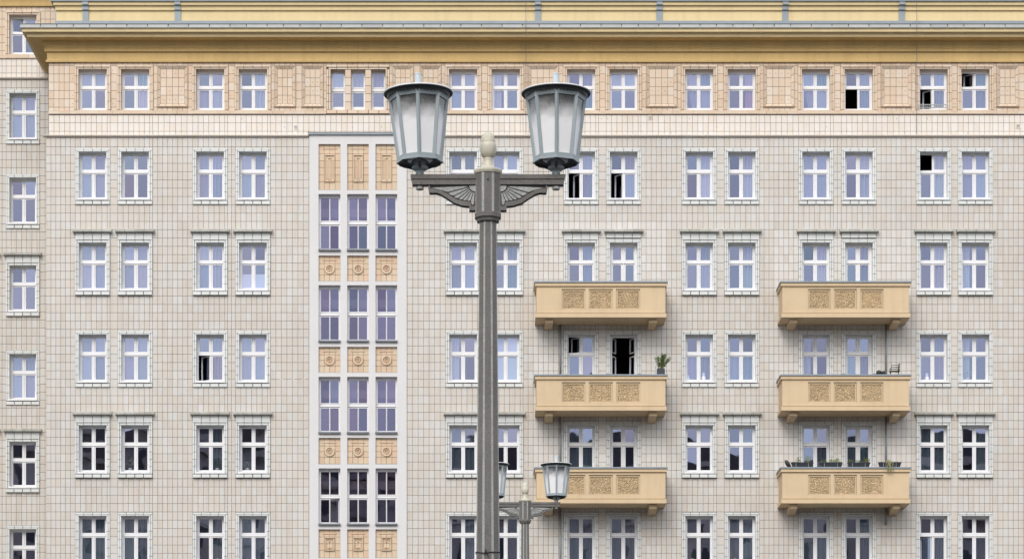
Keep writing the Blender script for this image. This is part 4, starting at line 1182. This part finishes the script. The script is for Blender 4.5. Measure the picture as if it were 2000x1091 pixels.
        cp.build('cap', M['lamp_dark'], lo, smooth=False)
        cp = MB(); cp.lathe([(Rc + .003, zc - .007), (Rc + .006, zc + .0), (Rc - .004, zc + .011), (Rc * .7, zc + .026), (Rc * .3, zc + .036), (.05, zc + .04)], 48); cp.build('cap_top', M['cap_white'], lo, smooth=True)
        cp = MB(); cp.lathe([(5.6 * pm, zc + .03), (5.6 * pm, H(146) - zb0), (6.4 * pm, H(145.6) - zb0), (6.0 * pm, H(143.6) - zb0), (2 * pm, H(143) - zb0)], 16); cp.build('cap_knob', M['knob'], lo)
        cp = MB()                                          # toothed band under the brim
        for k in range(56):
            a = 2 * math.pi * k / 56; rr = Rt + .020
            q = [(rr * math.cos(a + e), rr * math.sin(a + e)) for e in (-.026, .026)]
            cp.quad((q[0][0], q[0][1], h + .004), (q[1][0], q[1][1], h + .004), (q[1][0] * .99, q[1][1] * .99, h - .012), (q[0][0] * .99, q[0][1] * .99, h - .012))
        tag(cp.build('cap_frill', M['black'], lo), kind='stuff')
        gr = MB(); gr.lathe([(.10, h * .70), (.25, h * .80), (.29, h - .02), (.29, h - .005)], 24); gr.build('reflector', M['lamp_dark'], lo)  # added dark cone, makes the upper panes look shaded by the cap
        gr = MB(); gr.lathe([(.02, .0), (.035, .06), (.035, .14), (.055, .16), (.075, .28), (.06, .38), (.02, .41)], 16); gr.build('bulb', M['opal'], lo, smooth=True)
    return o
L1 = lamp('large grey two-armed street lamp in the middle, its post crossing the whole front')
L1.location = (X(953, 68), -68, 0)
L2 = copy_tree(L1)
L2['label'] = 'smaller distant two-armed street lamp whose left lantern hides behind the large post'
dF = D - 32.0 * 151.5 / 69.2
L2.location = (X(1025.6, dF), -dF, TER)

# wire round the near post
PM = 32.0 / F
mb = MB(); rr = (21.6 + .75 * (1078 - 1000) / 100) * PM / math.cos(R(22.5)) + .006
zc = CZ + (VY - 1080) * PM
pts = [(rr * math.cos(R(22.5 + 45 * k)), rr * math.sin(R(22.5 + 45 * k)), zc + .012 * math.sin(k * 2.1)) for k in range(9)]
mb.tube(pts, .008, 6, cap=False); mb.tube([pts[5], (pts[5][0] + .02, pts[5][1] - .02, zc - .02), (pts[5][0] + .03, pts[5][1] - .03, zc + .03), (pts[5][0] + .06, pts[5][1] - .02, zc - .05)], .007, 6)
tag(mb.build('wire', M['black'], None, L1.location), 'thin black wire tied round the large concrete lamp post near its lower visible end', 'wire')

# ================================================================== things on the balconies
def leaves(mb, n, cen, rad, size, up=0.3):
    for _ in range(n):
        while True:
            p = Vector((random.uniform(-1, 1), random.uniform(-1, 1), random.uniform(-1, 1)))
            if p.length < 1: break
        p = Vector(cen) + Vector((p.x * rad[0], p.y * rad[1], p.z * rad[2]))
        a = Vector((random.gauss(0, 1), random.gauss(0, 1), random.gauss(up, 1))).normalized(); b = a.orthogonal().normalized()
        l = size * random.uniform(.7, 1.4); w_ = l * .45
        mb.poly([tuple(p - a * l * .5), tuple(p + b * w_ * .5), tuple(p + a * l * .5), tuple(p - b * w_ * .5)])
def trough(x0, x1, ztop_, y, label, plants):
    zb_ = ztop_
    o = empty('flower_box', ((x0 + x1) / 2, y, zb_), label, 'flower box', 'flower boxes on the balcony rail')
    hw = (x1 - x0) / 2; m = MB()
    h = .17
    m.poly([(-hw + .04, -.07, 0), (hw - .04, -.07, 0), (hw - .04, .07, 0), (-hw + .04, .07, 0)][::-1])
    lo = [(-hw + .04, -.07), (hw - .04, -.07), (hw - .04, .07), (-hw + .04, .07)]; up_ = [(-hw, -.095), (hw, -.095), (hw, .095), (-hw, .095)]
    for k in range(4):
        a, b, c, d = lo[k], lo[(k + 1) % 4], up_[(k + 1) % 4], up_[k]; m.quad((*a, 0), (*b, 0), (*c, h - .03), (*d, h - .03))
    m.box(-hw - .012, hw + .012, -.107, -.09, h - .03, h); m.box(-hw - .012, hw + .012, .09, .107, h - .03, h); m.box(-hw - .012, -hw + .005, -.09, .09, h - .03, h); m.box(hw - .005, hw + .012, -.09, .09, h - .03, h)
    m.build('trough', M['planter'], o)
    m = MB(); m.quad((-hw, -.09, h - .045), (hw, -.09, h - .045), (hw, .09, h - .045), (-hw, .09, h - .045)); m.build('soil', M['soil'], o)
    for s in (-.6, .55):
        m = MB(); m.tube([(hw * s, -.10, h - .03), (hw * s, -.075, -.012), (hw * s, .08, -.012)], .007, 5); m.build('hook', M['zinc_pale'], o)
    for (fx, w_, hh, n, mt, sz_) in plants:
        m = MB(); leaves(m, n, (fx * hw, 0, h + hh / 2 - .03), (w_ / 2, .12, hh / 2), sz_)
        for k in range(5):
            xx = fx * hw + random.uniform(-.3, .3) * w_; m.tube([(fx * hw + (xx - fx * hw) * .4, 0, h - .05), (xx, random.uniform(-.04, .04), h + hh * random.uniform(.5, .95))], .005, 4)
        pl = m.build('plant' if n > 20 else 'blossoms', M[mt], o)
        tag(pl, kind='stuff')
    return o
zc = Z(911.9, BD) + .002
yc = -BD + .03
XB = lambda p: X(p, BD)
trough(XB(1546), XB(1588), zc, yc, 'leftmost flower box, beside the black bird ornament, with a tall bushy green plant', [(-.35, .22, .22, 46, 'leaf', .06), (.5, .30, .30, 90, 'leaf_lime', .05)])
o = trough(XB(1601), XB(1645), zc, yc, 'flower box with lime-green tufts between the two tall balcony windows', [(-.65, .28, .13, 60, 'leaf', .05), (0.02, .22, .17, 60, 'leaf_lime', .05), (.55, .26, .20, 70, 'leaf_lime', .05)])
trough(XB(1656), XB(1699), zc, yc, 'flower box with dark green leaves in front of the right balcony door', [(-.75, .24, .15, 50, 'leaf', .05), (.1, .4, .14, 70, 'leaf', .05), (.75, .26, .22, 60, 'leaf', .055), (.7, .2, .14, 8, 'petal', .04)])
o = trough(XB(1716.5), XB(1759.5), zc, yc, 'rightmost flower box, with straw-coloured grass trailing over the rail', [(-.1, .30, .14, 50, 'leaf_pale', .06), (.6, .3, .07, 30, 'leaf_pale', .04)])
m = MB()
for k in range(16):
    x_ = random.uniform(-.16, .12); m.tube([(x_, -.05, .14), (x_ + random.uniform(-.04, .04), -.13, .20), (x_ + random.uniform(-.05, .05), -.16, .03), (x_ + random.uniform(-.05, .06), -.17, -.12 - random.uniform(0, .12))], .006, 4)
m.build('trailing_grass', M['leaf_pale'], o)
# bird ornament: body with tail, on the coping
m = MB(); m.tube([(-.10, 0, .26), (-.085, 0, .225), (-.05, 0, .16), (-.0, 0, .09), (.05, 0, .04), (.10, 0, .01)], [.012, .055, .075, .078, .05, .014], 12)
m.tube([(-.115, 0, .245), (-.16, 0, .235)], [.014, .004], 6); m.tube([(-.02, -.02, .05), (-.02, -.02, -.005)], .008, 5); m.tube([(-.02, .02, .05), (-.02, .02, -.005)], .008, 5)
o = m.build('bird_ornament', M['black'], None, (XB(1540), yc, zc), smooth=True); tag(o, 'small black bird-shaped ornament at the left end of the planted balcony rail', 'ornament')
# middle balcony: shrub in a square pot beside a grey board
zc = Z(731.2, BD) + .002
o = empty('potted_shrub', (XB(1291), yc, zc), 'loose leafy green shrub in a square dark pot on the balcony corner', 'potted plant')
m = MB(); m.tile(-.14, .14, 0, .22, .10, -.10, .01); m.box(-.135, .135, -.095, .10, .001, .2); m.build('pot', M['planter'], o)
m = MB(); m.box(-.205, -.155, -.10, .10, 0, .32); m.build('side_board', M['zinc_pale'], o)
m = MB(); lf = MB()
for k in range(26):
    a = random.uniform(-1, 1); tip = Vector((a * .30 + .05, random.uniform(-.15, .15), .24 + random.uniform(.30, .56) * (1.05 - .45 * abs(a))))
    b0 = Vector((a * .08, random.uniform(-.04, .04), .2)); md = b0.lerp(tip, .5) + Vector((0, 0, .05))
    m.tube([tuple(b0), tuple(md), tuple(tip)], [.007, .005, .003], 4)
    for j in range(9):
        t = .25 + .75 * j / 8; p = b0.lerp(md, t * 2) if t < .5 else md.lerp(tip, t * 2 - 1)
        leaves(lf, 4, p, (.04, .035, .03), .055)
leaves(lf, 110, (.01, 0, .30), (.15, .09, .11), .05)
m.build('stems', M['stem'], o); lf.build('foliage', M['leaf'], o)
# small lantern
m = MB(); m.lathe([(.05, 0), (.055, .02), (.04, .025), (.04, .09), (.058, .095), (.02, .13), (.008, .145), (.008, .16)], 10)
o = m.build('table_lantern', M['black'], None, (XB(1155), yc + .25, zc - .02)); tag(o, 'tiny dark lantern showing above the middle balcony rail below the open window', 'lantern')
# right balcony: chair and round grill
o = empty('garden_chair', (XB(1748), yc, zc - .085), 'black slatted metal garden chair standing behind the right balcony rail', 'chair')
s_ = MB()
for k in range(6): s_.box(-.17 + .06 * k, -.125 + .06 * k, -.15, .15, .20, .215)
s_.build('seat', M['black'], o)
s_ = MB(); s_.tube([(.13, -.15, .2), (.155, -.15, .46), (.155, .15, .46), (.13, .15, .2)], .013, 6); s_.tube([(-.115, .15, .22), (-.105, .15, .46), (.155, .15, .46)], .012, 6)
for k in range(4): s_.tube([(.14, -.15, .24 + .02 * k), (.14, .15, .24 + .02 * k)], .009, 5)
s_.build('backrest', M['black'], o)
for x_, y_ in ((-.17, -.14), (-.15, .14), (.12, -.14), (.15, .14)):
    s_ = MB(); s_.tube([(x_, y_ * .3, .085), (x_ * .95, y_, .20)], .013, 6); s_.build('leg', M['black'], o)
for y_ in (-.16, .16):
    s_ = MB(); s_.tube([(-.17, y_, .2), (-.17, y_, .32), (.14, y_, .33)], .012, 6); s_.build('armrest', M['black'], o)
m = MB(); m.lathe([(.02, .0), (.07, .015), (.105, .06), (.105, .09), (.07, .145), (.02, .16)], 16); m.lathe([(.012, .16), (.02, .175), (.012, .19)], 8)
m.lathe([(.02, .0), (.055, .015), (.09, .06), (.085, .10), (.05, .14), (.02, .145)], 14, .155, .03)
o = m.build('round_pot', M['black'], None, (XB(1717.5), yc + .06, zc), smooth=True); tag(o, 'pair of small round black pots on the right balcony rail beside the drainpipe', 'pot')

# small things standing on the inner sills, seen through the panes
def sill_plant(row, col, dx, w_, h_, mt, label):
    x_, z_ = X(COLS[col] + dx), Z(ROWS[row] + 88)
    o = empty('window_plant', (x_, E + .11, z_), label, 'potted plant', 'plants on inner window sills')
    m = MB(); m.lathe([(.05, 0), (.07, .02), (.08, .13), (.07, .13)], 12); m.build('pot', M['finial'], o)
    m = MB(); leaves(m, 60, (0, 0, .13 + h_ / 2), (w_ / 2, .05, h_ / 2), .07); m.build('foliage', M[mt], o)
sill_plant('e', 1, -12, .40, .42, 'leaf_lime', 'green plant behind the lower left pane of the second window of the fifth row')
sill_plant('e', 2, 12, .34, .40, 'leaf_lime', 'bright green plant behind the lower right pane of the third window of the fifth row')
sill_plant('e', 3, -12, .40, .25, 'leaf_pale', 'pale spreading plant behind the hooded dark window left of the stair tower')
sill_plant('f', 2, 13, .36, .45, 'leaf_lime', 'green plant in the bottom-row window right below the bright green one')
sill_plant('f', 8, -12, .34, .4, 'leaf', 'dark leafy plant in the bottom-row window between the two balcony stacks, left one')
sill_plant('f', 9, -12, .34, .34, 'leaf_lime', 'low green plant in the bottom-row window between the two balcony stacks, right one')
sill_plant('d', 13, -12, .36, .28, 'leaf_pale', 'pale plant behind the rightmost window one row below the top balconies')
def figurine(row, col, dx, k, label):
    x_, z_ = X(COLS[col] + dx), Z(ROWS[row] + 87)
    m = MB(); m.lathe([(.05 * k, 0), (.07 * k, .03 * k), (.085 * k, .10 * k), (.05 * k, .17 * k), (.06 * k, .21 * k), (.04 * k, .26 * k), (.01 * k, .28 * k)], 14)
    o = m.build('figurine', M['frame'], None, (x_, E + .10, z_), smooth=True); tag(o, label, 'figurine', 'white figurines on inner window sills')
figurine('d', 8, 10, 1.1, 'larger white figurine behind the window right of the middle balconies, centre of the right pane')
figurine('d', 8, -20, .8, 'smaller white figurine in the left corner of the window right of the middle balconies')
figurine('d', 12, -10, 1.05, 'white rounded figurine behind the lower left pane of the window right of the garden chair')
